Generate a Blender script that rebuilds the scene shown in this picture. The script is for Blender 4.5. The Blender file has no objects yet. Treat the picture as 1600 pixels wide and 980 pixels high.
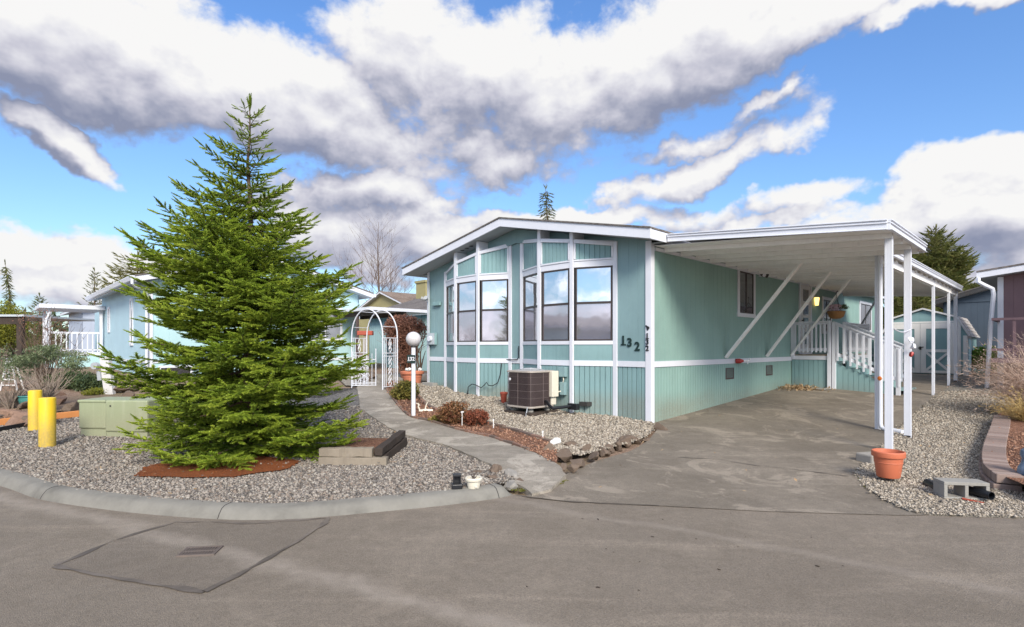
import bpy, bmesh, math, random
import numpy as np
from mathutils import Vector, Matrix, noise as mnoise
random.seed(7); rng = np.random.default_rng(7)
R = math.radians
scene = bpy.context.scene
COL = scene.collection

# ------------------------------------------------------------------ camera
EYE = 1.6; F = 850.0; HY = 542.0
cam_d = bpy.data.cameras.new('camera'); cam = bpy.data.objects.new('camera', cam_d); COL.objects.link(cam)
cam.location = (0, 0, EYE); cam.rotation_euler = (R(90), 0, 0)
cam_d.sensor_width = 36; cam_d.lens = 36*F/1600; cam_d.shift_y = 52/1600; cam_d.clip_end = 6000; cam_d.clip_start = .05
scene.camera = cam

# ------------------------------------------------------------------ terrain and survey helpers
KN = [(-500,0),(5.2,0),(6.3,.03),(7.5,.07),(8.6,.10),(10.12,.16),(12.5,.33),(15.18,.53),(18.5,.66),(25,.85),(60,1.0),(200,1.1),(9000,1.1)]
KX = [k[0] for k in KN]; KZ = [k[1] for k in KN]
def lin(y): return float(np.interp(y, KX, KZ))
def H(y): return .25*lin(y-.5)+.5*lin(y)+.25*lin(y+.5)
def HL(y): return max(H(y), .095)                       # lot level behind the kerb
def W(px, py, Y): return Vector(((px-800)/F*Y, Y, EYE+(HY-py)/F*Y))
def G(px, py, off=0., hf=None):                          # survey point on the terrain
    hf = hf or H
    lo, hi = 1.0, 400.0
    g = lambda Y: EYE+(HY-py)/F*Y-(hf(Y)+off)
    for _ in range(60):
        m = .5*(lo+hi)
        if g(m) > 0: lo = m
        else: hi = m
    return Vector(((px-800)/F*lo, lo, hf(lo)+off))

# street-aligned frame shared by the homes
TH = math.atan2(-.717, .697); CT, ST = math.cos(TH), math.sin(TH)
CX, CY = 2.58, 10.12
def loc2w(x, y, z=0., o=(CX, CY)): return Vector((o[0]+CT*x-ST*y, o[1]+ST*x+CT*y, z))
def w2loc(p, o=(CX, CY)):
    dx, dy = p[0]-o[0], p[1]-o[1]
    return (CT*dx+ST*dy, -ST*dx+CT*dy)

# ------------------------------------------------------------------ object helpers
def tag(o, label=None, cat=None, group=None, kind=None):
    if label: o['label'] = label
    if cat: o['category'] = cat
    if group: o['group'] = group
    if kind: o['kind'] = kind
    return o
def empty(name, loc, rz=0, label=None, cat=None, group=None):
    o = bpy.data.objects.new(name, None); COL.objects.link(o)
    o.location = loc; o.rotation_euler = (0, 0, rz); o.empty_display_size = .1
    return tag(o, label, cat, group)
def copy_tree(o, parent=None):
    c = o.copy(); COL.objects.link(c)
    if parent: c.parent = parent
    for ch in list(o.children): copy_tree(ch, c)
    return c

class MB:
    def __init__(s): s.v = []; s.f = []; s.m = []; s.cur = 0
    def mat(s, i): s.cur = i; return s
    def add(s, vs, fs):
        n = len(s.v); s.v += [tuple(v) for v in vs]
        for f in fs: s.f.append(tuple(n+i for i in f)); s.m.append(s.cur)
        return s
    def box(s, x0, x1, y0, y1, z0, z1):
        return s.hexa([(x0,y0,z0),(x1,y0,z0),(x1,y1,z0),(x0,y1,z0),(x0,y0,z1),(x1,y0,z1),(x1,y1,z1),(x0,y1,z1)])
    def hexa(s, p): return s.add(p, [(0,3,2,1),(4,5,6,7),(0,1,5,4),(1,2,6,5),(2,3,7,6),(3,0,4,7)])
    def cbox(s, c, d, rz=0, tilt=None):
        m = Matrix.Translation(c) @ Matrix.Rotation(rz, 4, 'Z')
        if tilt: m = m @ Matrix.Rotation(tilt[0], 4, 'X') @ Matrix.Rotation(tilt[1], 4, 'Y')
        x, y, z = d[0]/2, d[1]/2, d[2]/2
        return s.hexa([m @ Vector(q) for q in [(-x,-y,-z),(x,-y,-z),(x,y,-z),(-x,y,-z),(-x,-y,z),(x,-y,z),(x,y,z),(-x,y,z)]])
    def bar(s, p, q, w, h, up=(0,0,1)):
        p, q = Vector(p), Vector(q); d = (q-p).normalized(); up = Vector(up)
        sd = d.cross(up)
        if sd.length < 1e-3: sd = d.cross(Vector((1,0,0)))
        sd.normalize(); u = sd.cross(d).normalized(); sd *= w/2; u *= h/2
        return s.hexa([p-sd-u, q-sd-u, q+sd-u, p+sd-u, p-sd+u, q-sd+u, q+sd+u, p+sd+u])
    def tube(s, pts, r, n=8, cap=True):
        pts = [Vector(p) for p in pts]; rs = r if isinstance(r, (list, tuple)) else [r]*len(pts)
        N = len(pts); base = len(s.v); prev = None
        for i, p in enumerate(pts):
            t = (pts[min(i+1, N-1)]-pts[max(i-1, 0)])
            t = t.normalized() if t.length > 1e-9 else Vector((0,0,1))
            a = prev if prev is not None else (Vector((1,0,0)) if abs(t.x) < .8 else Vector((0,1,0)))
            a = (a-t*a.dot(t)); a.normalize(); prev = a; b = t.cross(a)
            for k in range(n):
                an = 2*math.pi*k/n; s.v.append(tuple(p+(a*math.cos(an)+b*math.sin(an))*rs[i]))
        for i in range(N-1):
            for k in range(n):
                k2 = (k+1) % n
                s.f.append((base+i*n+k, base+i*n+k2, base+(i+1)*n+k2, base+(i+1)*n+k)); s.m.append(s.cur)
        if cap:
            s.f.append(tuple(base+k for k in range(n))[::-1]); s.m.append(s.cur)
            s.f.append(tuple(base+(N-1)*n+k for k in range(n))); s.m.append(s.cur)
        return s
    def lathe(s, prof, n=24, c=(0,0,0)):
        base = len(s.v)
        for r, z in prof:
            for k in range(n):
                a = 2*math.pi*k/n; s.v.append((c[0]+r*math.cos(a), c[1]+r*math.sin(a), c[2]+z))
        for i in range(len(prof)-1):
            for k in range(n):
                k2 = (k+1) % n
                s.f.append((base+i*n+k, base+i*n+k2, base+(i+1)*n+k2, base+(i+1)*n+k)); s.m.append(s.cur)
        return s
    def prism(s, poly, axis, a, b):
        # poly of 2-tuples; axis 'x','y','z' extruded from a to b
        def P(p, t): return {'x': (t, p[0], p[1]), 'y': (p[0], t, p[1]), 'z': (p[0], p[1], t)}[axis]
        n = len(poly); vs = [P(p, a) for p in poly]+[P(p, b) for p in poly]
        return s.add(vs, [tuple(range(n)), tuple(range(2*n-1, n-1, -1))]+[(i, (i+1) % n, n+(i+1) % n, n+i) for i in range(n)])
    def rock(s, c, d, seed, flat=.0):
        rr = random.Random(seed); bm = bmesh.new(); bmesh.ops.create_icosphere(bm, subdivisions=3 if max(d) > .05 else 1, radius=1)
        o = Vector((rr.random()*50, rr.random()*50, rr.random()*50)); rz = Matrix.Rotation(rr.random()*6.28, 3, 'Z') @ Matrix.Rotation((rr.random()-.5)*.7, 3, 'X')
        cuts = [(Vector((rr.gauss(0,1), rr.gauss(0,1), rr.gauss(0,1))).normalized(), rr.uniform(.38,.75)) for _ in range(9)]
        vs = []
        for v in bm.verts:
            p = v.co*(1+.45*mnoise.noise(v.co*1.3+o))
            for nn, k in cuts:
                dd = p.dot(nn)
                if dd > k: p = p-nn*(dd-k)*1.0
            p = p*(1+.07*mnoise.noise(v.co*5+o))
            p = Vector((p.x*d[0], p.y*d[1], p.z*d[2])); vs.append(Vector(c)+rz @ p)
        fs = [tuple(v.index for v in f.verts) for f in bm.faces]; bm.free()
        return s.add(vs, fs)
    def build(s, name, mats, parent=None, smooth=False, bevel=0, fix=True, angle=40):
        me = bpy.data.meshes.new(name); me.from_pydata(s.v, [], s.f)
        if not isinstance(mats, (list, tuple)): mats = [mats]
        for m in mats: me.materials.append(m)
        me.polygons.foreach_set('material_index', s.m)
        if fix:
            bm = bmesh.new(); bm.from_mesh(me); bmesh.ops.recalc_face_normals(bm, faces=bm.faces); bm.to_mesh(me); bm.free()
        me.validate(); me.update()
        if smooth:
            me.polygons.foreach_set('use_smooth', [True]*len(me.polygons))
            try: me.set_sharp_from_angle(angle=R(angle))
            except Exception: pass
        o = bpy.data.objects.new(name, me); COL.objects.link(o)
        if parent: o.parent = parent
        if bevel:
            b = o.modifiers.new('bevel', 'BEVEL'); b.width = bevel; b.segments = 2; b.limit_method = 'ANGLE'; b.angle_limit = R(40)
            b.harden_normals = False
        return o

def np_mesh(name, verts, faces, mats, parent=None, midx=None, smooth=False):
    """verts (n,3), faces (m,k) arrays"""
    me = bpy.data.meshes.new(name); n, m, k = len(verts), len(faces), faces.shape[1]
    me.vertices.add(n); me.vertices.foreach_set('co', verts.astype(np.float32).ravel())
    me.loops.add(m*k); me.loops.foreach_set('vertex_index', faces.astype(np.int32).ravel())
    me.polygons.add(m); me.polygons.foreach_set('loop_start', np.arange(0, m*k, k, dtype=np.int32)); me.polygons.foreach_set('loop_total', np.full(m, k, dtype=np.int32))
    if not isinstance(mats, (list, tuple)): mats = [mats]
    for q in mats: me.materials.append(q)
    if midx is not None: me.polygons.foreach_set('material_index', midx.astype(np.int32))
    if smooth: me.polygons.foreach_set('use_smooth', np.ones(m, dtype=bool))
    me.update(calc_edges=True)
    o = bpy.data.objects.new(name, me); COL.objects.link(o)
    if parent: o.parent = parent
    return o

# ------------------------------------------------------------------ materials
class NT:
    def __init__(s, nt): s.t = nt
    def n(s, typ, **kw):
        x = s.t.nodes.new(typ)
        for k, v in kw.items():
            if k.startswith('_'): setattr(x, k[1:], v)
        return x
    def link(s, a, b): s.t.links.new(a, b)
    def val(s, sock, v):
        if hasattr(v, 'is_output') or isinstance(v, bpy.types.NodeSocket): s.link(v, sock)
        else: sock.default_value = v
    def math(s, op, a, b=0., c=None, clamp=False):
        x = s.t.nodes.new('ShaderNodeMath'); x.operation = op; x.use_clamp = clamp
        s.val(x.inputs[0], a); s.val(x.inputs[1], b)
        if c is not None: s.val(x.inputs[2], c)
        return x.outputs[0]
    def vmath(s, op, a, b=(0,0,0), scale=None):
        x = s.t.nodes.new('ShaderNodeVectorMath'); x.operation = op
        s.val(x.inputs[0], a)
        if op != 'SCALE': s.val(x.inputs[1], b)
        else: s.val(x.inputs['Scale'], scale)
        return x.outputs[0]
    def mix(s, fac, a, b, typ='MIX'):
        x = s.t.nodes.new('ShaderNodeMix'); x.data_type = 'RGBA'; x.blend_type = typ
        s.val(x.inputs[0], fac); s.val(x.inputs[6], c4(a)); s.val(x.inputs[7], c4(b))
        return x.outputs[2]
    def noise(s, vec, scale, detail=4, rough=.55, dist=0.):
        x = s.t.nodes.new('ShaderNodeTexNoise'); x.inputs['Scale'].default_value = scale; x.inputs['Detail'].default_value = detail
        x.inputs['Roughness'].default_value = rough; x.inputs['Distortion'].default_value = dist
        if vec is not None: s.link(vec, x.inputs['Vector'])
        return x.outputs['Fac']
    def ramp(s, fac, stops, interp='LINEAR'):
        x = s.t.nodes.new('ShaderNodeValToRGB'); x.color_ramp.interpolation = interp; e = x.color_ramp.elements
        while len(e) < len(stops): e.new(.5)
        for i, (p, c) in enumerate(stops): e[i].position = p; e[i].color = c4(c)
        s.link(fac, x.inputs[0]); return x.outputs[0]
    def map(s, v, a, b, c=0., d=1., smooth=False):
        x = s.t.nodes.new('ShaderNodeMapRange'); x.interpolation_type = 'SMOOTHSTEP' if smooth else 'LINEAR'
        s.val(x.inputs[0], v); s.val(x.inputs[1], a); s.val(x.inputs[2], b); s.val(x.inputs[3], c); s.val(x.inputs[4], d)
        return x.outputs[0]
def c4(c):
    if isinstance(c, (tuple, list)): return (c[0], c[1], c[2], 1.0) if len(c) == 3 else tuple(c)
    if isinstance(c, (int, float)): return (c, c, c, 1.0)
    return c
def newmat(name):
    m = bpy.data.materials.new(name); m.use_nodes = True; t = NT(m.node_tree)
    b = m.node_tree.nodes['Principled BSDF']; return m, t, b
def bump(t, b, h, strength, dist):
    x = t.t.nodes.new('ShaderNodeBump'); x.inputs['Strength'].default_value = strength; x.inputs['Distance'].default_value = dist
    t.link(h, x.inputs['Height']); t.link(x.outputs[0], b.inputs['Normal'])
def obco(t): return t.t.nodes.new('ShaderNodeTexCoord').outputs['Object']
def geopos(t): return t.t.nodes.new('ShaderNodeNewGeometry').outputs['Position']

def paint(name, col, rough=.5, var=.12, dirt=.25, dirtcol=None, bmp=.15, spec=.4, streak=True, splash=None):
    """painted or weathered surface: broad tone drift, fine grain, streaks and grime with their own shape"""
    m, t, b = newmat(name); co = geopos(t)
    n1 = t.noise(co, 1.3, 5, .6); n2 = t.noise(co, 35, 3, .6)
    mp = t.n('ShaderNodeMapping'); mp.inputs['Scale'].default_value = (14, 14, .9); t.link(co, mp.inputs[0])
    n3 = t.noise(mp.outputs[0], 1.0, 5, .65)
    lo = tuple(c*(1-var) for c in col); hi = tuple(min(1, c*(1+var)) for c in col)
    c = t.mix(t.map(n1, .3, .7), lo, hi)
    c = t.mix(t.map(n2, .3, .75, 0, var), c, lo)
    dc = dirtcol or tuple(x*.55 for x in col)
    c = t.mix(t.map(n3, .52, .78, 0, dirt) if streak else t.map(n1, .47, .66, 0, dirt), c, dc)
    if splash:   # soil thrown up by rain on the lowest boards, and faded sheets above
        sx = t.n('ShaderNodeSeparateXYZ'); t.link(co, sx.inputs[0]); hgt_ = t.map(t.math('ADD', sx.outputs[2], t.math('MULTIPLY', n1, -.35)), splash-.05, splash+.38, 1, 0, True)
        c = t.mix(t.math('MULTIPLY', hgt_, t.map(n2, .2, .7, .25, .7)), c, (.20,.17,.12))
        n5 = t.noise(co, .55, 3, .5); c = t.mix(t.map(n5, .4, .62, 0, .35), c, tuple(x*1.35 for x in col))
    t.link(c, b.inputs['Base Color'])
    t.link(t.map(n2, .2, .8, max(0, rough-.12), min(1, rough+.12)), b.inputs['Roughness'])
    b.inputs['Specular IOR Level'].default_value = spec
    if bmp: bump(t, b, n2, bmp, .004)
    return m
def leafmat(name, c1, c2, c3, trans=.25, rough=.6, sc=2.5):
    m, t, b = newmat(name); g = t.n('ShaderNodeNewGeometry'); co = g.outputs['Position']
    n = t.noise(co, sc, 3, .6); r = g.outputs['Random Per Island']
    c = t.mix(t.map(n, .35, .65), c1, c2); c = t.mix(t.map(r, .5, 1., 0, .8), c, c3)
    t.link(c, b.inputs['Base Color']); b.inputs['Roughness'].default_value = rough; b.inputs['Specular IOR Level'].default_value = .25
    tr = t.n('ShaderNodeBsdfTranslucent'); t.link(c, tr.inputs[0]); mx = t.n('ShaderNodeMixShader'); mx.inputs[0].default_value = trans
    t.link(b.outputs[0], mx.inputs[1]); t.link(tr.outputs[0], mx.inputs[2]); t.link(mx.outputs[0], t.t.nodes['Material Output'].inputs[0])
    return m
def stonemat(name, stops, rough=.8):
    m, t, b = newmat(name); g = t.n('ShaderNodeNewGeometry')
    c = t.ramp(g.outputs['Random Per Island'], stops, 'CONSTANT')
    n = t.noise(g.outputs['Position'], 60, 4, .6); c = t.mix(t.map(n, .35, .7, 0, .35), c, (.16,.14,.12))
    t.link(c, b.inputs['Base Color']); b.inputs['Roughness'].default_value = rough; b.inputs['Specular IOR Level'].default_value = .3
    return m
def groundmat(name, cols, scale=45, bmp=.6, rough=.9, stain=None, blot=.8):
    m, t, b = newmat(name); co = geopos(t)
    v = t.n('ShaderNodeTexVoronoi'); v.inputs['Scale'].default_value = scale; t.link(co, v.inputs['Vector'])
    sep = t.n('ShaderNodeSeparateColor'); t.link(v.outputs['Color'], sep.inputs[0])
    c = t.ramp(sep.outputs[0], cols); n = t.noise(co, blot, 5, .6)
    c = t.mix(t.map(n, .45, .7, 0, .5), c, stain or tuple(x*.6 for x in cols[0][1]))
    t.link(c, b.inputs['Base Color']); b.inputs['Roughness'].default_value = rough; b.inputs['Specular IOR Level'].default_value = .25
    h = t.math('SUBTRACT', 1., v.outputs['Distance']); bump(t, b, h, bmp, .02)
    return m

M = {}
M['white'] = paint('white_paint', (.62,.635,.68), .42, .05, .16, (.5,.5,.48), .08)
M['white_old'] = paint('weathered_white_paint', (.58,.57,.56), .6, .1, .45, (.34,.32,.29), .2)
M['teal'] = paint('teal_siding_paint', (.195,.30,.31), .58, .08, .35, (.135,.225,.23), .2)
M['teal_dk'] = paint('teal_skirting_paint', (.185,.30,.305), .6, .1, .5, (.11,.20,.20), .25, splash=.28)
M['teal_side'] = paint('teal_side_paint', (.215,.335,.30), .6, .09, .4, (.155,.26,.23), .2, splash=.22)
M['lightblue'] = paint('light_blue_siding_paint', (.37,.53,.60), .6, .05, .12, (.28,.44,.48), .15)
M['lightteal'] = paint('pale_aqua_siding_paint', (.38,.56,.57), .6, .05, .12, (.3,.45,.46), .15)
M['mauve'] = paint('mauve_siding_paint', (.185,.115,.125), .65, .08, .15)
M['navy'] = paint('slate_blue_siding_paint', (.058,.08,.105), .65, .08, .2)
M['olive'] = paint('olive_siding_paint', (.30,.27,.13), .7, .08, .2)
M['greyblue'] = paint('pale_grey_blue_siding_paint', (.38,.43,.52), .6, .06, .15)
M['bronze'] = paint('brown_window_frame', (.045,.035,.032), .4, .1, .1, None, .0)
M['soffit'] = paint('soffit_paint', (.40,.44,.46), .6, .06, .15, (.45,.45,.45), .1)
M['pan'] = paint('white_metal_pan', (.85,.84,.82), .45, .05, .25, (.5,.49,.47), .03)
M['black'] = paint('black_plastic', (.012,.013,.016), .4, .1, .1, None, .05)
M['iron'] = paint('dark_iron', (.04,.038,.036), .55, .2, .4, (.08,.05,.03), .2)
M['digits'] = paint('dark_green_numeral_paint', (.010,.028,.026), .35, .05, 0., None, 0)
M['grey_metal'] = paint('galvanised_grey', (.36,.38,.40), .45, .1, .3, None, .1)
M['cream'] = paint('cream_enamel', (.62,.58,.48), .45, .06, .2, (.42,.36,.28), .05)
M['terracotta'] = paint('terracotta', (.48,.165,.09), .75, .12, .3, (.55,.33,.24), .25)
M['terra_plastic'] = paint('orange_terracotta_plastic', (.50,.14,.07), .5, .05, .15, (.5,.22,.14), .05)
M['wood_old'] = paint('grey_weathered_timber', (.26,.22,.17), .85, .25, .6, (.10,.08,.06), .5, .2)
M['wood_dark'] = paint('dark_wet_timber', (.055,.042,.034), .8, .3, .5, (.02,.016,.013), .5, .2)
M['wood_orange'] = paint('fresh_orange_lumber', (.50,.20,.06), .7, .15, .3, None, .2)
M['yellow'] = paint('yellow_bollard_paint', (.74,.50,.02), .5, .10, .7, (.42,.28,.06), .12, splash=.16)
M['green_box'] = paint('faded_green_enamel', (.24,.27,.165), .6, .14, .6, (.40,.41,.31), .1, splash=.16)
M['moss'] = groundmat('moss', [(0,(.05,.06,.01)),(.5,(.13,.13,.02)),(1,(.22,.2,.05))], 90, .8)
M['concrete_kerb'] = paint('kerb_concrete', (.215,.205,.178), .85, .25, .9, (.10,.095,.083), .5, .2, streak=False)
M['concrete_old'] = paint('rough_concrete', (.30,.28,.25), .9, .25, .6, (.16,.15,.13), .8, .2, streak=False)
M['block'] = paint('concrete_block', (.27,.26,.235), .92, .15, .4, None, .8, .2)
M['paver'] = stonemat('reddish_brown_block', [(0,(.22,.155,.13)),(.25,(.26,.19,.16)),(.5,(.19,.14,.12)),(.75,(.29,.22,.19))], .9)
M['rock'] = stonemat('brown_and_grey_rock', [(0,(.12,.058,.034)),(.2,(.075,.060,.047)),(.4,(.145,.075,.044)),(.6,(.06,.048,.04)),(.8,(.125,.088,.062))], .85)
M['whiterock'] = paint('white_quartz_rock', (.62,.62,.6), .7, .15, .3, None, .4)
M['bark'] = paint('tree_bark', (.13,.09,.065), .9, .3, .6, (.05,.04,.03), .8, .2)
M['bark_pale'] = paint('pale_twig_bark', (.26,.21,.17), .9, .25, .4, None, .3, .2)
M['rust'] = paint('brown_grille', (.085,.060,.058), .55, .15, .3, (.12,.09,.085), .1)
M['spruce'] = leafmat('spruce_needles', (.085,.15,.018), (.19,.265,.028), (.28,.34,.04), .22, .55, 1.6)
M['cedar'] = leafmat('cedar_foliage', (.09,.13,.035), (.24,.25,.07), (.32,.32,.11), .35)
M['cedar_dk'] = leafmat('dark_fir_foliage', (.03,.055,.025), (.07,.10,.04), (.1,.12,.04), .15)
M['hedge'] = leafmat('yellow_green_hedge', (.16,.18,.02), (.26,.25,.03), (.1,.13,.02), .25)
M['shrub'] = leafmat('golden_green_shrub', (.10,.10,.02), (.30,.24,.05), (.05,.06,.02), .2)
M['redshrub'] = leafmat('red_brown_shrub', (.14,.05,.03), (.26,.13,.06), (.10,.08,.03), .2, .6, 5)
M['pinebush'] = leafmat('pine_shrub_foliage', (.09,.13,.06), (.15,.19,.09), (.20,.22,.12), .15)
M['vine'] = leafmat('rust_brown_vine', (.19,.085,.055), (.26,.125,.085), (.12,.06,.04), .1)
M['dry'] = leafmat('dry_straw_stems', (.44,.31,.23), (.58,.45,.36), (.36,.23,.18), .15)
M['drygrass'] = leafmat('golden_dry_grass', (.42,.28,.10), (.5,.38,.16), (.3,.2,.1), .2)
M['litter'] = leafmat('fallen_leaves', (.30,.19,.09), (.42,.32,.2), (.2,.12,.06), .1)
M['pinkflower'] = leafmat('dusty_pink_flowers', (.75,.45,.52), (.65,.52,.62), (.6,.6,.5), .2)
M['limegreen'] = leafmat('lime_green_leaves', (.14,.26,.03), (.25,.36,.06), (.1,.2,.03), .25)
M['basket'] = paint('coir_basket', (.30,.15,.055), .95, .3, .5, (.12,.06,.03), .8)
M['shingle'] = groundmat('grey_brown_shingles', [(0,(.10,.088,.08)),(.5,(.14,.125,.115)),(1,(.19,.17,.155))], 18, .4, .95)
M['shingle_lt'] = groundmat('pale_shed_shingles', [(0,(.30,.27,.25)),(.5,(.36,.33,.30)),(1,(.42,.39,.36))], 14, .4, .95)
M['shingle_br'] = groundmat('brown_shingles', [(0,(.16,.12,.09)),(.5,(.2,.15,.12)),(1,(.25,.2,.16))], 10, .3, .95)
M['greypot'] = paint('blue_grey_glaze', (.10,.15,.22), .3, .3, .4, (.4,.45,.5), .1, .5)
M['tealpot'] = paint('teal_glaze', (.06,.22,.20), .3, .15, .25, None, .05, .5)
M['red'] = paint('red_plastic', (.35,.03,.025), .4, .05, .1, None, 0)
M['orange'] = paint('orange_reflector', (.75,.20,.03), .3, .05, 0, None, 0)
M['pipe_black'] = paint('black_pipe', (.012,.014,.018), .35, .1, .2, (.05,.05,.05), .05)
M['curtain'] = paint('pale_curtain', (.55,.54,.55), .9, .1, .2, None, .1)
M['dark_in'] = paint('dark_interior', (.03,.028,.026), .9, .1, .1, None, 0)
M['bark_mulch'] = groundmat('bark_mulch', [(0,(.10,.045,.028)),(.4,(.20,.09,.05)),(.7,(.28,.14,.085)),(1,(.38,.22,.14))], 70, 1., .95)
M['needle_bed'] = groundmat('rust_needle_litter', [(0,(.16,.045,.015)),(.5,(.25,.075,.022)),(1,(.33,.11,.035))], 120, .8, .95)
M['soil'] = groundmat('brown_soil', [(0,(.16,.10,.07)),(.5,(.25,.17,.12)),(1,(.36,.27,.20))], 60, .8, .95, (.12,.13,.05))

def glassmat(name, base, gl=.4, rough=.02, tint=(.9,.95,1.)):
    m, t, b = newmat(name); co = geopos(t)
    t.link(t.mix(t.map(t.noise(co, 1.5, 2, .5), .3, .7), base, tuple(x*.7 for x in base)), b.inputs['Base Color'])
    b.inputs['Roughness'].default_value = .25; b.inputs['Specular IOR Level'].default_value = .5
    g = t.n('ShaderNodeBsdfGlossy'); g.inputs['Roughness'].default_value = rough; g.inputs['Color'].default_value = c4(tint)
    bp = t.n('ShaderNodeBump'); bp.inputs['Strength'].default_value = .05; bp.inputs['Distance'].default_value = .06
    oi = t.n('ShaderNodeObjectInfo'); t.link(t.noise(t.vmath('ADD', co, t.vmath('SCALE', (7., 3., 5.), scale=oi.outputs['Random'])), 1.6, 2, .5), bp.inputs['Height']); t.link(bp.outputs[0], g.inputs['Normal'])
    mx = t.n('ShaderNodeMixShader'); mx.inputs[0].default_value = gl
    t.link(b.outputs[0], mx.inputs[1]); t.link(g.outputs[0], mx.inputs[2]); t.link(mx.outputs[0], t.t.nodes['Material Output'].inputs[0])
    return m
M['glass'] = glassmat('reflective_glass', (.10,.11,.12), .68)
M['glass_screen'] = glassmat('screened_glass', (.20,.19,.21), .45, .05, (.85,.82,.9))
M['glass_dark'] = glassmat('dark_glass', (.035,.03,.03), .18)
M['glass_curtain'] = glassmat('curtained_glass', (.35,.36,.40), .25)

def asphalt(name, c1, c2, blot, worn=.38):
    m, t, b = newmat(name); co = geopos(t)
    n0 = t.noise(co, .45, 6, .6, .4); n1 = t.noise(co, 1.7, 6, .65, .6); n2 = t.noise(co, 90, 5, .8); n6 = t.noise(co, 11, 5, .7)
    v = t.n('ShaderNodeTexVoronoi'); v.inputs['Scale'].default_value = 140; t.link(co, v.inputs['Vector'])
    c = t.mix(t.map(n0, .35, .65), c1, c2)
    c = t.mix(t.map(n1, .45, .75, 0, .55), c, blot)
    mp = t.n('ShaderNodeMapping'); mp.inputs['Scale'].default_value = (.25, 2.2, 1); mp.inputs['Rotation'].default_value = (0,0,.25); t.link(co, mp.inputs[0])
    n4 = t.noise(mp.outputs[0], 1.2, 6, .7, .5)
    c = t.mix(t.map(n4, .53, .72, 0, .4), c, tuple(x*1.7 for x in c2))
    c = t.mix(t.map(n6, .35, .7, 0, .4), c, tuple(x*.6 for x in c1)); c = t.mix(t.map(n2, .4, .66, 0, .75), c, tuple(x*.42 for x in c1))
    n7 = t.noise(co, 1.15, 9, .72, 1.1); n8 = t.noise(co, 2.6, 8, .75, .3)
    c = t.mix(t.map(n7, .535, .575+(.4-worn)*.2, 0, worn), c, tuple(x*1.32 for x in c2)); c = t.mix(t.map(n8, .57, .60, 0, worn*1.1), c, tuple(x*.72 for x in c1))
    sp = t.map(v.outputs['Distance'], .12, .22, .35, 0); c = t.mix(sp, c, (.42,.39,.36))
    t.link(c, b.inputs['Base Color']); b.inputs['Specular IOR Level'].default_value = .35
    t.link(t.map(n1, .3, .7, .68, .92), b.inputs['Roughness'])
    h = t.math('ADD', n2, t.math('MULTIPLY', v.outputs['Distance'], .6)); bump(t, b, h, .8, .008)
    return m
M['street'] = asphalt('street_asphalt', (.225,.187,.143), (.29,.242,.187), (.16,.131,.098), .14)
M['patch'] = asphalt('patch_asphalt', (.20,.166,.128), (.25,.21,.165), (.145,.12,.092), .10)
M['drive'] = asphalt('driveway_asphalt', (.20,.168,.128), (.30,.255,.20), (.105,.086,.066))
M['seal'] = paint('tar_seal', (.105,.088,.072), .7, .35, .9, (.19,.16,.13), .3, .4, streak=False)
M['path'] = asphalt('walkway_concrete', (.27,.235,.185), (.43,.385,.32), (.13,.112,.088))
GC = [(0,(.09,.078,.068)),(.12,(.19,.165,.14)),(.3,(.30,.262,.222)),(.5,(.15,.138,.126)),(.62,(.32,.28,.235)),(.78,(.23,.18,.14)),(.9,(.38,.35,.30))]
M['gravel'] = groundmat('gravel_bed', [(0,(.07,.065,.06)),(.5,(.17,.155,.14)),(1,(.30,.28,.25))], 55, 1.)
M['stones'] = stonemat('gravel_stones', GC)
GT = [(0,(.18,.148,.110)),(.2,(.31,.265,.205)),(.4,(.42,.365,.29)),(.6,(.25,.212,.168)),(.75,(.46,.41,.335)),(.92,(.36,.30,.23))]
M['gravel_tan'] = groundmat('tan_gravel_bed', [(0,(.13,.12,.10)),(.5,(.25,.225,.19)),(1,(.38,.35,.3))], 60, 1.)
M['stones_tan'] = stonemat('tan_gravel_stones', GT)
def emit(name, col, s, base=(.8,.6,.3)):
    m, t, b = newmat(name); n = t.noise(geopos(t), 20, 2); t.link(t.mix(n, base, tuple(x*.8 for x in base)), b.inputs['Base Color'])
    b.inputs['Emission Color'].default_value = c4(col); b.inputs['Emission Strength'].default_value = s; return m
M['lamp_glow'] = emit('lit_amber_lamp', (1,.62,.18), 1.6)
m, t, b = newmat('frosted_globe'); M['globe'] = m
t.link(t.mix(t.noise(geopos(t), 8, 3), (.50,.485,.49), (.60,.58,.59)), b.inputs['Base Color']); b.inputs['Roughness'].default_value = .25; b.inputs['Subsurface Weight'].default_value = .3; b.inputs['Subsurface Radius'].default_value = (.1,.1,.1)
M['spruce_tip'] = leafmat('spruce_tip_needles', (.27,.38,.035), (.42,.49,.06), (.17,.26,.03), .28, .6, 2.2)
M['red_clay'] = paint('red_clay_pot', (.34,.07,.04), .6, .1, .2, None, .1)
M['rust_leaf'] = leafmat('rust_red_leaves', (.20,.06,.035), (.28,.10,.05), (.12,.05,.03), .2, .6, 5)
M['wood_slab'] = paint('brown_driftwood', (.22,.14,.10), .9, .3, .5, (.09,.06,.045), .6, .2)
M['tan_metal'] = paint('tan_metal', (.36,.32,.28), .5, .08, .3, (.24,.2,.17), .05)
M['olive_cedar'] = leafmat('olive_cedar_foliage', (.20,.21,.07), (.34,.33,.12), (.42,.38,.16), .35)
M['rust_lt'] = paint('tan_wire', (.20,.16,.15), .5, .1, .2, None, 0)
M['shed_white'] = paint('chalky_shed_white', (.72,.70,.67), .6, .08, .35, (.5,.46,.42), .15)
M['drain'] = paint('rusty_cast_iron', (.13,.105,.09), .8, .25, .5, (.2,.15,.12), .4, .3)
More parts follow.
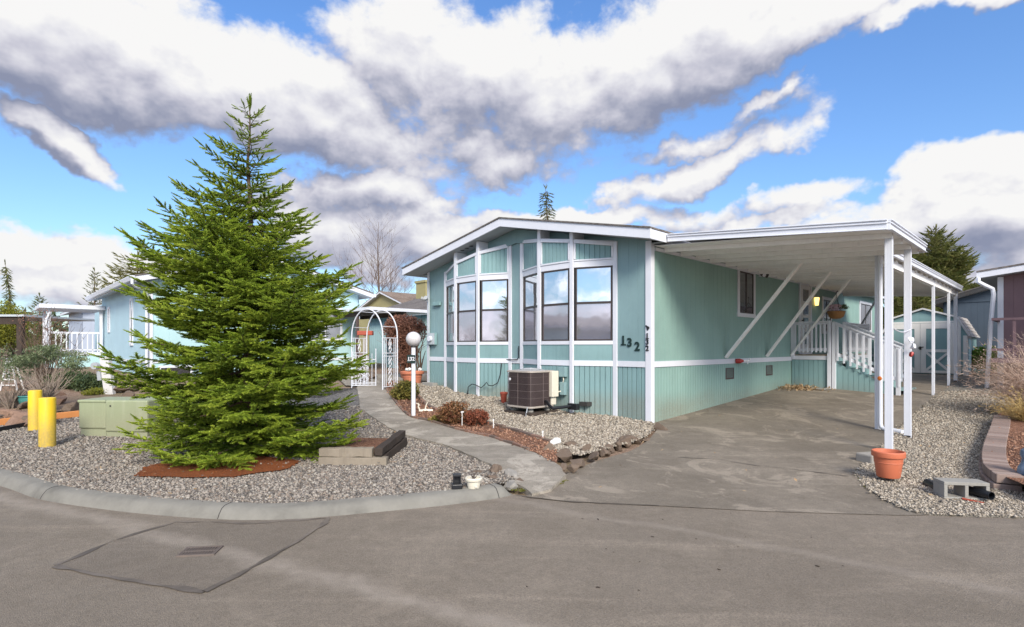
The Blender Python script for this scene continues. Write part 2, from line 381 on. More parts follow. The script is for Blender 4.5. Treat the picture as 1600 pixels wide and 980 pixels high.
# ------------------------------------------------------------------ sky and sun
SUN_EL, SUN_AZ = R(34), math.atan2(.22, -.95)          # azimuth measured from +Y towards +X
sd = Vector((math.sin(SUN_AZ)*math.cos(SUN_EL), math.cos(SUN_AZ)*math.cos(SUN_EL), math.sin(SUN_EL)))
sl = bpy.data.lights.new('sun', 'SUN'); sl.energy = 2.7; sl.angle = R(20); sl.color = (1, .92, .80)
so = bpy.data.objects.new('sun', sl); COL.objects.link(so); so.rotation_euler = (-sd).to_track_quat('-Z', 'Y').to_euler()
so.location = (0, -10, 20)
wd = bpy.data.worlds.new('World'); scene.world = wd; wd.use_nodes = True
wt = NT(wd.node_tree); bg = wd.node_tree.nodes['Background']
def cloud_group():
    gt = bpy.data.node_groups.new('cloud_density', 'ShaderNodeTree')
    gt.interface.new_socket('Vec', in_out='INPUT', socket_type='NodeSocketVector')
    gt.interface.new_socket('Density', in_out='OUTPUT', socket_type='NodeSocketFloat'); gt.interface.new_socket('Soft', in_out='OUTPUT', socket_type='NodeSocketFloat')
    t = NT(gt); gi = t.n('NodeGroupInput'); go = t.n('NodeGroupOutput')
    sp = t.n('ShaderNodeSeparateXYZ'); t.link(gi.outputs[0], sp.inputs[0]); az, el = sp.outputs[0], sp.outputs[1]
    wv = t.n('ShaderNodeTexNoise'); wv.inputs['Scale'].default_value = 5.5; wv.inputs['Detail'].default_value = 5; wv.inputs['Roughness'].default_value = .6; t.link(gi.outputs[0], wv.inputs['Vector'])
    ws = t.n('ShaderNodeSeparateColor'); t.link(wv.outputs['Color'], ws.inputs[0])
    az0, el0 = az, el
    az = t.math('MULTIPLY_ADD', t.math('SUBTRACT', ws.outputs[0], .5), .26, az); el = t.math('MULTIPLY_ADD', t.math('SUBTRACT', ws.outputs[1], .5), .16, el)
    def A(px, py):
        a = math.atan((px-800)/F); return a, math.atan((HY-py)/F*math.cos(a))
    #  px, py, half-width px, half-height px, tilt deg, weight
    banks = [(180,75,470,108,0,1.25),(480,170,330,95,-14,1.15),(760,120,260,110,-14,1.05),(1000,95,300,95,10,1.15),(1240,45,300,52,12,1.1),(1480,0,200,24,8,.8),
             (85,222,150,34,-18,1.1),(90,390,240,52,0,1.15),(560,305,150,42,12,1.05),(510,360,150,60,0,.9),(760,245,80,40,10,.75),(1090,272,190,38,17,1.1),(1000,300,100,30,0,.9),(1270,312,120,28,4,.8),(1180,165,70,14,14,.5),
             (1540,270,170,60,8,1.2),(1470,360,300,60,0,1.05),(760,250,110,36,-8,.85),(1090,215,150,22,10,.6),(880,350,330,26,0,.9),(700,385,200,60,0,.9),(1180,350,240,18,0,.7),(300,460,300,60,0,.9),(1580,420,200,70,0,.9),(680,325,60,18,0,.6)]
    dens = None
    for px, py, w, h, tilt, wt_ in banks:
        a0, e0 = A(px, py); a1, _ = A(px+w/2, py); a2, _ = A(px-w/2, py); hw = (a1-a2); hh = h/F*math.cos(a0)**1.0
        c, s = math.cos(R(tilt)), math.sin(R(tilt))
        dx = t.math('SUBTRACT', az, a0); dy = t.math('SUBTRACT', el, e0)
        u = t.math('MULTIPLY_ADD', dx, c/hw, t.math('MULTIPLY', dy, s/hw))
        v = t.math('MULTIPLY_ADD', dy, c/hh, t.math('MULTIPLY', dx, -s/hh))
        q = t.math('MULTIPLY_ADD', u, u, t.math('MULTIPLY', v, v))
        e = t.math('MULTIPLY_ADD', q, -wt_*.62, wt_*.62)
        dens = e if dens is None else t.math('SMOOTH_MAX', dens, e, .06)
    # everywhere the photograph does not look: broken cumulus
    out = t.math('MAXIMUM', t.map(t.math('ABSOLUTE', az), .80, 1.0, -2, .12), t.map(el, .56, .72, -2, .12))
    dens = t.math('MAXIMUM', dens, out); dens = t.math('MAXIMUM', dens, -.45)
    cb = t.n('ShaderNodeCombineXYZ'); t.link(az0, cb.inputs[0]); t.link(t.math('MULTIPLY', el0, 1.5), cb.inputs[1])
    n1 = t.noise(cb.outputs[0], 3.3, 2, .5); n2 = t.noise(cb.outputs[0], 9.5, 10, .62, .15)
    n3 = t.noise(cb.outputs[0], 9.5, 4.5, .55, .15)
    d = t.math('MULTIPLY_ADD', t.math('SUBTRACT', n1, .5), .75, dens)
    ds = t.math('MULTIPLY_ADD', t.math('SUBTRACT', n3, .5), 1.0, d); d = t.math('MULTIPLY_ADD', t.math('SUBTRACT', n2, .5), 1.25, d)
    t.link(d, go.inputs[0]); t.link(ds, go.inputs[1]); return gt
cg = cloud_group()
tc = wt.n('ShaderNodeTexCoord'); nm = wt.vmath('NORMALIZE', tc.outputs['Generated'])
sp = wt.n('ShaderNodeSeparateXYZ'); wt.link(nm, sp.inputs[0])
az = wt.math('ARCTAN2', sp.outputs[0], sp.outputs[1]); el = wt.math('ARCSINE', sp.outputs[2])
def dens_at(da, de):
    cb = wt.n('ShaderNodeCombineXYZ'); wt.link(wt.math('ADD', az, da), cb.inputs[0]); wt.link(wt.math('ADD', el, de), cb.inputs[1])
    g = wt.t.nodes.new('ShaderNodeGroup'); g.node_tree = cg; wt.link(cb.outputs[0], g.inputs[0]); return g.outputs
d0, s0 = dens_at(0, 0); s1 = dens_at(.012, .028)[1]; s2 = dens_at(.02, .10)[1]
alpha = wt.map(d0, -.06, .34, 0, 1, True)
lit = wt.math('SUBTRACT', s0, s1); lit2 = wt.math('SUBTRACT', s0, s2)
shade = wt.math('MULTIPLY_ADD', lit, 1.05, wt.math('MULTIPLY_ADD', lit2, .70, .55))
thick = wt.map(s0, .35, 1.1, 0, .34); shade = wt.math('ADD', wt.math('SUBTRACT', shade, thick), wt.map(el, .0, .30, -.06, .0))
cc = wt.ramp(shade, [(0,(.27,.30,.42)),(.25,(.39,.41,.52)),(.5,(.60,.60,.69)),(.75,(.80,.80,.85)),(1,(.94,.935,.93))])
sky = wt.n('ShaderNodeTexSky'); sky.sky_type = 'NISHITA'; sky.sun_disc = False; sky.sun_elevation = SUN_EL; sky.sun_rotation = SUN_AZ
sky.air_density = 1.0; sky.dust_density = .6; sky.ozone_density = 2.0
STR = .10
hz = wt.map(el, 0, .5, 0, 1)
blue = wt.mix(1., sky.outputs[0], wt.mix(hz, (.78,.88,.98), (.74,1.0,1.30)), 'MULTIPLY')
# unseen clouds behind the camera, brightened to add soft fill under the carport
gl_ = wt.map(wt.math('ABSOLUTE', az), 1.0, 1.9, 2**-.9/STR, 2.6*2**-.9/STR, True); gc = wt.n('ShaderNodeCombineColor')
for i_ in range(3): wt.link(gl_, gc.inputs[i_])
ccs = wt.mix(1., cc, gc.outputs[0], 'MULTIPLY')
# far haze whitens the clouds and the blue near the horizon
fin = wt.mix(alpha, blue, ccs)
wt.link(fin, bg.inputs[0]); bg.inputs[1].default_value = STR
wd.cycles.sampling_method = 'MANUAL'; wd.cycles.sample_map_resolution = 512
scene.view_settings.view_transform = 'Standard'; scene.view_settings.look = 'None'; scene.view_settings.exposure = .9; scene.view_settings.gamma = 1
scene.view_settings.use_curve_mapping = False

# ------------------------------------------------------------------ ground sheets
def ysteps(y0, y1):
    a = []; y = y0
    while y < y1: a.append(y); y += .35 if y < 20 else (2 if y < 80 else 40)
    return a
def sheet(name, poly, mat, off, hf=H, kind='structure', skirt=0.):
    """poly = world xy outline draped on the terrain"""
    bm = bmesh.new(); vs = [bm.verts.new((p[0], p[1], 0)) for p in poly]; bm.faces.new(vs)
    bmesh.ops.triangulate(bm, faces=bm.faces)
    ys = [p[1] for p in poly]
    for y in ysteps(math.floor(min(ys)*2)/2, max(ys)):
        if min(ys) < y < max(ys) and y > 4.3: bmesh.ops.bisect_plane(bm, geom=bm.verts[:]+bm.edges[:]+bm.faces[:], plane_co=(0, y, 0), plane_no=(0, 1, 0))
    for v in bm.verts: v.co.z = hf(v.co.y)+off
    bmesh.ops.recalc_face_normals(bm, faces=bm.faces)
    if bm.faces and sum(f.normal.z for f in bm.faces) < 0: bmesh.ops.reverse_faces(bm, faces=bm.faces)
    if skirt:
        be = [e for e in bm.edges if e.is_boundary]; r = bmesh.ops.extrude_edge_only(bm, edges=be)
        for v in r['geom']:
            if isinstance(v, bmesh.types.BMVert): v.co.z -= skirt
    me = bpy.data.meshes.new(name); bm.to_mesh(me); bm.free(); me.materials.append(mat)
    o = bpy.data.objects.new(name, me); COL.objects.link(o); o['kind'] = kind
    return o
def outline(px, hf=H): return [G(x, y, 0, hf).xy for x, y in px]
def smooth_line(pts, n=6):
    out = []
    P = [pts[0]]+list(pts)+[pts[-1]]
    for i in range(1, len(P)-2):
        for k in range(n):
            t = k/n; a, b, c, d = [np.array(P[i+j-1][:2], float) for j in range(4)]
            out.append(tuple(.5*((2*b)+(-a+c)*t+(2*a-5*b+4*c-d)*t*t+(-a+3*b-3*c+d)*t**3)))
    out.append(tuple(pts[-1][:2])); return out
def wobble(pts, amp, fr=3.): return [(p[0]+amp*mnoise.noise(Vector((p[0]*fr, p[1]*fr, 1))), p[1]+amp*mnoise.noise(Vector((p[0]*fr, p[1]*fr, 9)))) for p in pts]
def densify(pts, d=.15, closed=True):
    out = []; n = len(pts)
    for i in range(n if closed else n-1):
        a, b = np.array(pts[i][:2], float), np.array(pts[(i+1) % n][:2], float); k = max(1, int(np.linalg.norm(b-a)/d))
        out += [tuple(a+(b-a)*j/k) for j in range(k)]
    if not closed: out.append(tuple(pts[-1][:2]))
    return out

# base terrain to the horizon
gx = [-2500,-600,-200,-80,-40,-25,-15,-8,0,8,15,25,40,80,200,600,2500]
gy = [-600,-100,-30,0,4.5]+[5+.5*i for i in range(31)]+[22,25,30,40,60,100,200,500,1200,2500]
gv = np.array([(x, y, H(y)-.035) for y in gy for x in gx]); nx = len(gx)
gf = np.array([(j*nx+i, j*nx+i+1, (j+1)*nx+i+1, (j+1)*nx+i) for j in range(len(gy)-1) for i in range(nx-1)])
ground = np_mesh('ground', gv, gf, M['soil']); ground['kind'] = 'structure'

# kerb foot line (at street level), surveyed left to right
KF = [G(x, y, 0, lambda q: 0) for x, y in [(-520,640),(-300,688),(-120,728),(0,760),(62,781),(165,797),(250,806),(340,812),(425,814),(500,809),(600,800),(700,790),(780,779),(802,773)]]
KL = smooth_line([(p.x, p.y) for p in KF], 5)
street_poly = [(-60, KL[0][1]+9)]+[(-9, KL[0][1]+4.5)]+KL+outline([(822,776),(880,783),(1000,789),(1200,800),(1400,800),(1700,800),(2400,810)], lambda q: 0)+[(60, 4.9), (60,-14), (-60,-14)]
sheet('street', street_poly, M['street'], .004, lambda y: 0.0)
dl = outline([(1030,668),(1012,690),(985,706),(930,722),(885,742),(860,757),(822,776)])
sw = [loc2w(0, y).xy for y in (0, 3, 7.2)]
drive_poly = [tuple(p) for p in outline([(822,776),(880,783),(1000,789),(1200,800),(1400,806),(1440,806)])]+[(p[0]+.35, p[1]) for p in outline([(1420,803),(1383,783),(1354,763),(1337,743),(1349,728),(1386,691),(1414,660),(1457,623),(1491,601)])]+[tuple(loc2w(3.4,14).xy), tuple(loc2w(-.05,14).xy), tuple(loc2w(-.05,0.0).xy)]+[tuple(p) for p in dl[:-1]]
drive_poly[0] = (drive_poly[0][0], drive_poly[0][1])
sheet('driveway', drive_poly, M['drive'], .010, lambda y: H(y) if y > 6.2 else H(y)*max(0, (y-5.3)/.9))

def streak(mat, A, B, w, col, amt):
    t = NT(mat.node_tree); b = mat.node_tree.nodes['Principled BSDF']; src = b.inputs['Base Color'].links[0].from_socket; co = geopos(t)
    d = (B-A).normalized(); n = Vector((-d.y, d.x, 0)); dp = t.t.nodes.new('ShaderNodeVectorMath'); dp.operation = 'DOT_PRODUCT'
    t.link(t.vmath('SUBTRACT', co, tuple(A)), dp.inputs[0]); dp.inputs[1].default_value = n
    wob = t.math('MULTIPLY_ADD', t.math('SUBTRACT', t.noise(co, 1.1, 4, .6), .5), .5, dp.outputs['Value'])
    m_ = t.map(t.math('ABSOLUTE', wob), 0, w, 1, 0, True); m_ = t.math('MULTIPLY', m_, t.map(t.noise(co, 7, 5, .7), .3, .65, .2, amt))
    t.link(t.mix(m_, src, col), b.inputs['Base Color'])
zz_ = lambda q: 0.0
for mt_ in ('street', 'patch'):
    streak(M[mt_], G(100,800,0,zz_), G(550,915,0,zz_), .16, (.36,.31,.255), .55)
    streak(M[mt_], G(1180,850,0,zz_), G(1600,925,0,zz_), .12, (.33,.285,.235), .3)
# gravel sheets
kin = []
for i, p in enumerate(KL):
    a = np.array(KL[max(0, i-1)]); b = np.array(KL[min(len(KL)-1, i+1)]); d = (b-a)/np.linalg.norm(b-a); kin.append((p[0]-d[1]*.20, p[1]+d[0]*.20))
pathL = outline([(560,606),(570,640),(621,678),(655,688),(690,696),(718,707),(747,720),(776,733),(800,748)], HL)
left_poly = kin+[tuple(p) for p in pathL[::-1]]+[(-4.6, 13.0), (-9.6, 11.0), (-13, 9.5), (-20, 9.0), (-20, 8.0)]
gl_ = sheet('gravel_bed', left_poly, M['gravel'], .0, HL)
PR = [(600,605),(622,635),(641,653),(670,660),(712,673),(741,680),(775,688),(827,706),(870,728),(884,741)]
path_px = [(558,606),(563,640),(621,678),(655,688),(690,696),(718,707),(747,720),(776,733),(800,748),(832,764),(862,758)]+PR[::-1]+[(590,596),(571,596)]
path_poly = wobble(densify([tuple(p) for p in outline(path_px, HL)], .1), .03, 5)
HP = lambda y: HL(y)*max(0, min(1, (y-5.6)/1.2)) if y < 6.8 else HL(y)
sheet('walkway', path_poly, M['path'], .03, HP, skirt=.08)
sheet('courtyard', [tuple(p) for p in outline([(540,603),(700,607),(700,585),(520,585)], HL)], M['path'], .012, HL)
edge_in = [(612,596),(640,603),(660,629),(683,644),(720,654),(758,664),(800,675),(861,694)]
bark_poly = [tuple(p) for p in outline(PR[:9], HL)]+[tuple(p) for p in outline([(872,712)]+edge_in[::-1], HL)]
sheet('bark_bed', bark_poly, M['bark_mulch'], .035, HL)
hg = [tuple(p) for p in outline(edge_in[1:]+[(872,712),(905,716),(945,706),(985,696),(1012,684),(1026,668)], HL)]+[tuple(loc2w(0.0,-.02).xy), tuple(loc2w(-7.06,.0).xy), tuple(loc2w(-7.2,-.1).xy)]
sheet('gravel_bed', hg, M['gravel_tan'], .04, HL)
rg_px = [(1337,743),(1354,763),(1383,783),(1420,801),(1460,806),(1600,810),(1800,818),(2200,825)]
rg_in = [(1491,601),(1457,623),(1414,660),(1386,691),(1349,728)]
rg = [tuple(p) for p in outline(rg_px)]+[(16,10), (18.5,20), tuple(loc2w(6.5,15).xy), tuple(loc2w(3.4,14).xy)]+[tuple(p) for p in outline(rg_in)]
sheet('gravel_bed', rg, M['gravel_tan'], .018, skirt=.06)
garden = [(-24,9.0),(-13,9.7),(-9.6,11.2),(-8.2,12.0),(-6.2,13.2),(-5.6,17),(-9,16.4),(-11,16.6),(-22,28),(-60,40),(-60,14)]
sheet('garden_soil', garden, M['soil'], .02, HL)

# patch in the street, its tar seam and a worn edge
PQ = [G(x, y, 0, lambda q: 0) for x, y in [(275,817),(512,811),(505,822),(470,845),(318,927),(85,886),(180,846)]]
sheet('asphalt_patch', [p.xy for p in PQ], M['patch'], .008, lambda y: 0)
def ribbon(name, pts, w, mat, off, hf, wj=.3, seed=3, kind='structure'):
    pts = wobble(densify(pts, .06, False), .02, 4); rr = random.Random(seed); mb = MB(); L = []
    for i, p in enumerate(pts):
        a = np.array(pts[max(0, i-1)]); b = np.array(pts[min(len(pts)-1, i+1)]); d = (b-a)/(np.linalg.norm(b-a)+1e-9)
        ww = w*(1+wj*(mnoise.noise(Vector((p[0]*6, p[1]*6, seed)))*1.6))/2
        L.append(((p[0]-d[1]*ww, p[1]+d[0]*ww), (p[0]+d[1]*ww, p[1]-d[0]*ww)))
    for i, (l, r) in enumerate(L):
        mb.v += [(l[0], l[1], hf(l[1])+off), (r[0], r[1], hf(r[1])+off)]
        if i: mb.f.append((2*i-2, 2*i-1, 2*i+1, 2*i)); mb.m.append(0)
    o = mb.build(name, mat, fix=False); o['kind'] = kind; return o
zero = lambda y: 0.0
sm = [G(x, y, 0, zero).xy for x, y in [(85,886),(180,846),(275,817),(400,819),(500,812),(514,811),(500,824),(470,845),(400,885),(320,927)]]
ribbon('tar_seam', sm, .04, M['seal'], .012, zero, 1.1)
ribbon('tar_seam', [G(x, y, 0, zero).xy for x, y in [(318,928),(240,914),(160,902),(85,887)]], .035, M['seal'], .012, zero, 1.0, 5)
ribbon('asphalt_joint', [G(x, y, 0, zero).xy for x, y in [(806,775),(830,779),(900,786),(960,789),(1030,792)]], .014, M['seal'], .012, zero, 2.2, 8)
0 and ribbon('asphalt_crack', [G(x, y, 0, zero).xy for x, y in [(968,820),(976,850),(985,880),(990,900),(1010,925),(1040,975),(1060,1000)]], .005, M['seal'], .012, zero, 1.5, 9)

ribbon('driveway_crack', [G(x, y).xy for x, y in [(1060,716),(1125,720),(1180,729),(1240,735),(1325,746)]], .012, M['seal'], .016, H, 1.6, 9)
# kerb: rolled concrete, one long cast run cut by joints
kerb = MB(); prof = [(0.0,.0),(.025,.045),(.06,.085),(.10,.103),(.20,.106),(.22,.02)]
kd = densify(KL, .08, False); rows = []
for i, p in enumerate(kd):
    a = np.array(kd[max(0, i-1)]); b = np.array(kd[min(len(kd)-1, i+1)]); d = (b-a)/np.linalg.norm(b-a)
    endf = min(1, (len(kd)-1-i)*.08/.22); endf = max(.12, endf)
    rows.append([(p[0]-d[1]*u+.004*mnoise.noise(Vector((p[0]*3, p[1]*3, u*9))), p[1]+d[0]*u, z*endf+.004*mnoise.noise(Vector((p[0]*4, p[1]*4, z*9)))) for u, z in prof])
nP = len(prof)
for r_ in rows: kerb.v += r_
for i in range(len(rows)-1):
    for k in range(nP-1): kerb.f.append((i*nP+k, (i+1)*nP+k, (i+1)*nP+k+1, i*nP+k+1)); kerb.m.append(0)
ko = kerb.build('kerb', M['concrete_kerb'], smooth=True, angle=60); ko['kind'] = 'structure'
jt = MB()
for px, py in [(62,781),(340,812),(781,779)]:
    q = G(px, py, 0, zero); i = min(range(len(kd)), key=lambda j: (kd[j][0]-q.x)**2+(kd[j][1]-q.y)**2)
    jt.tube([Vector(v)+Vector((0,-.001,.001)) for v in rows[i][:5]], .004, 4)
j = jt.build('kerb_joint', M['iron']); j['kind'] = 'structure'

# loose stones
def inside(P, poly):
    x, y = P[:, 0], P[:, 1]; c = np.zeros(len(P), bool); n = len(poly)
    for i in range(n):
        x1, y1 = poly[i][0], poly[i][1]; x2, y2 = poly[(i+1) % n][0], poly[(i+1) % n][1]
        if y1 == y2: continue
        k = ((y1 > y) != (y2 > y)) & (x < (x2-x1)*(y-y1)/(y2-y1)+x1); c ^= k
    return c
OCT = np.array([(1,0,0),(0,1,0),(-1,0,0),(0,-1,0),(0,0,1),(0,0,-1),(.7,.7,.45),(-.7,.7,-.3)])[:6]
OF = np.array([(0,1,4),(1,2,4),(2,3,4),(3,0,4),(1,0,5),(2,1,5),(3,2,5),(0,3,5)])
HV = np.vectorize(H)
def stones(name, poly, box, dens, size, mat, off, label_kind='stuff', hmin=-9, keep=None):
    A = (box[1]-box[0])*(box[3]-box[2]); n = int(A*dens)
    P = np.c_[rng.uniform(box[0], box[1], n), rng.uniform(box[2], box[3], n)]
    P = P[inside(P, poly)]
    pr = np.clip((6.2/np.maximum(P[:, 1], 1))**2, .0, 1); P = P[rng.random(len(P)) < pr]
    if keep is not None: P = P[keep(P)]
    P = P+rng.normal(0, .028, P.shape); n = len(P); sc = rng.gamma(6, size/6, n)*np.sqrt(np.maximum(1, P[:, 1]/6.2))*.95; sc = np.clip(sc, size*.4, size*3.2)
    V = OCT[None]*(1+rng.uniform(-.35, .35, (n, 6, 1)))*np.stack([sc, sc*rng.uniform(.55, 1, n), sc*rng.uniform(.4, .75, n)], 1)[:, None]
    a = rng.uniform(0, 6.28, n); b = rng.uniform(-.5, .5, n); ca, sa, cb, sb = np.cos(a), np.sin(a), np.cos(b), np.sin(b)
    x, y, z = V[..., 0], V[..., 1], V[..., 2]
    y, z = cb[:, None]*y-sb[:, None]*z, sb[:, None]*y+cb[:, None]*z
    x, y = ca[:, None]*x-sa[:, None]*y, sa[:, None]*x+ca[:, None]*y
    zz = np.maximum(HV(P[:, 1]), hmin)+off+sc*.25
    V = np.stack([x+P[:, 0, None], y+P[:, 1, None], z+zz[:, None]], -1).reshape(-1, 3)
    Fc = (OF[None]+np.arange(n)[:, None, None]*6).reshape(-1, 3)
    o = np_mesh(name, V, Fc, mat); o['kind'] = 'stuff'; return o
stones('gravel_stones', left_poly, (-13, 1.3, 4.6, 12), 3300, .0135, M['stones'], .0, hmin=.095)
stones('gravel_stones', hg, (-4, 3, 7, 17), 4600, .0145, M['stones_tan'], .04, hmin=.095)
stones('gravel_stones', rg, (3.2, 13, 4.8, 14), 3600, .012, M['stones_tan'], .018)
# bark chips
stones('bark_chips', bark_poly, (-4, 2, 7, 16), 1500, .014, stonemat('bark_chip_pieces', [(0,(.16,.07,.04)),(.3,(.30,.15,.09)),(.6,(.38,.21,.13)),(.85,(.10,.05,.035))]), .035, hmin=.095)
# moss along the walkway mouth
for i, (pts, n, r) in enumerate([([(800,766),(815,768),(835,764),(860,760),(880,752)], 260, .075), ([(1337,743),(1349,728),(1345,752),(1356,765)], 50, .03)]):
    L = densify([tuple(p) for p in outline(pts)], .02, False); mb = MB()
    for k in range(n):
        c = L[int(rng.integers(len(L)))]; x, y = c[0]+rng.normal(0, r*.55), c[1]+rng.normal(0, r*.4); s_ = rng.uniform(.008, .022)
        mb.rock((x, y, max(H(y), .0)+.012), (s_, s_, s_*.5), k)
    o = mb.build('moss_patch', M['moss'], smooth=True); o['kind'] = 'stuff'
# ------------------------------------------------------------------ the manufactured home
house = empty('manufactured_home', (CX, CY, 0), TH, 'teal single-storey manufactured home with white trim, two glazed bays and carport side', 'house')
def grooved(mb, A, B, z0, zt, sp=.1, w=.012, d=.008, t=.05):
    """board-and-groove panel from plan point A to B (face to the right of A->B), top zt(s)"""
    A, B = Vector((*A, 0)), Vector((*B, 0)); L = (B-A).length; u = (B-A)/L; n = Vector((u.y, -u.x, 0))
    zf = zt if callable(zt) else (lambda s: zt)
    prof = [(0, 0)]; s = sp*.5
    while s < L-w:
        prof += [(s-w/2, 0), (s-w*.25, -d), (s+w*.25, -d), (s+w/2, 0)]; s += sp
    prof.append((L, 0)); b = len(mb.v)
    for s, o in prof:
        p = A+u*s+n*o; mb.v += [(p.x, p.y, z0), (p.x, p.y, zf(s))]
    for i in range(len(prof)-1):
        mb.f.append((b+2*i, b+2*i+2, b+2*i+3, b+2*i+1)); mb.m.append(mb.cur)
    # back and edges give it thickness
    k = len(mb.v); q0, q1 = A-n*t, B-n*t
    mb.v += [(q0.x, q0.y, z0), (q0.x, q0.y, zf(0)), (q1.x, q1.y, z0), (q1.x, q1.y, zf(L))]
    e = b+2*(len(prof)-1)
    for f in [(k, k+1, k+3, k+2), (b, b+1, k+1, k), (e, k+2, k+3, e+1)]: mb.f.append(f); mb.m.append(mb.cur)
    return mb
WF, WD = -7.06, 17.3
RX = -3.53
def soff(x):      # underside of roof over the facade
    return 4.335-.212*(x-RX) if x > RX else 4.335+.186*(x-RX)
# gable front: lower skirting and upper wall in pieces between bays
mb = MB()
for a, b in [(WF, -6.24), (-3.745, -3.36), (-.78, 0)]:
    mb = MB(); grooved(mb, (a, 0), (b, 0), -.1, 1.22, .105, .018, .02); mb.build('skirting', M['teal_dk'], house, fix=False)
mb = MB()
for a, b in [(WF, -6.24), (-3.745, -3.36), (-.78, 0)]:
    grooved(mb, (a, 0), (b, 0), 1.24, lambda s, a=a: soff(a+s)-.005, .2, .006, .003)
# above and behind the bays
for a, b in [(-6.24, RX), (RX, -.78)]:
    aa, bb = (a, min(b, -3.745)) if a < RX-.01 else (max(a, -3.36), b)
    grooved(mb, (aa, .004), (bb, .004), .2, lambda s, aa=aa: soff(aa+s)-.007, .2, .006, .003)
mb.build('front_wall', M['teal'], house, fix=False)
# frieze under the peak
mb = MB()
mb.add([(-5.3,-.06,soff(-5.3)-.30),(RX,-.06,soff(RX)-.33),(-1.9,-.06,soff(-1.9)-.24),(-1.9,-.06,soff(-1.9)-.01),(RX,-.06,soff(RX)-.01),(-5.3,-.06,soff(-5.3)-.01),
        (-5.3,.0,soff(-5.3)-.30),(RX,.0,soff(RX)-.33),(-1.9,.0,soff(-1.9)-.24),(-1.9,.0,soff(-1.9)-.01),(RX,.0,soff(RX)-.01),(-5.3,.0,soff(-5.3)-.01)],
       [(0,1,4,5),(1,2,3,4),(0,6,7,1),(1,7,8,2),(2,8,9,3),(0,5,11,6)])
mb.build('frieze_board', M['teal'], house)
# side wall
VE = [3.755, 4.75]
mb = MB(); grooved(mb, (0, .0), (0, WD), -.1, 1.22, .105, .014, .014)
mb.build('skirting', M['teal_side'], house, fix=False)
mb = MB(); grooved(mb, (0, .0), (0, WD), 1.24, 3.55, .203, .009, .005)
for k in range(1, 14): mb.box(.0005,.004,k*1.22-.012,k*1.22+.012,1.326,3.5)
mb.build('side_wall', M['teal_side'], house, fix=False)
mb = MB(); grooved(mb, (WF, WD), (WF, 0), -.1, 3.5, .2, .01, .005); grooved(mb, (0, WD), (WF, WD), -.1, 3.5, .2, .01, .005)
mb.add([(WF,WD-.01,3.4),(0,WD-.01,3.4),(RX,WD-.01,4.33)], [(0,1,2)])
mb.build('rear_wall', M['teal'], house, fix=False)
# corner and belt trim
for bx_ in ((-.10,.022,-.022,-.001,-.1,soff(0)-.01), (.001,.022,-.0005,.10,-.1,3.54), (WF-.02,WF+.08,-.022,-.001,.0,soff(WF)-.01)):
    MB().box(*bx_).build('corner_trim', M['white'], house, bevel=.003)
for a, b in [(WF+.083, -6.24), (-3.745, -3.36), (-.78, -.103)]: MB().box(a, b, -.018, -.0005, 1.215, 1.325).build('belt_trim', M['white'], house, bevel=.002)
MB().box(.0005,.018,.103,7.26,1.215,1.325).build('belt_trim', M['white'], house, bevel=.002); MB().box(.0005,.016,11.3,WD,1.215,1.30).build('belt_trim', M['white'], house)

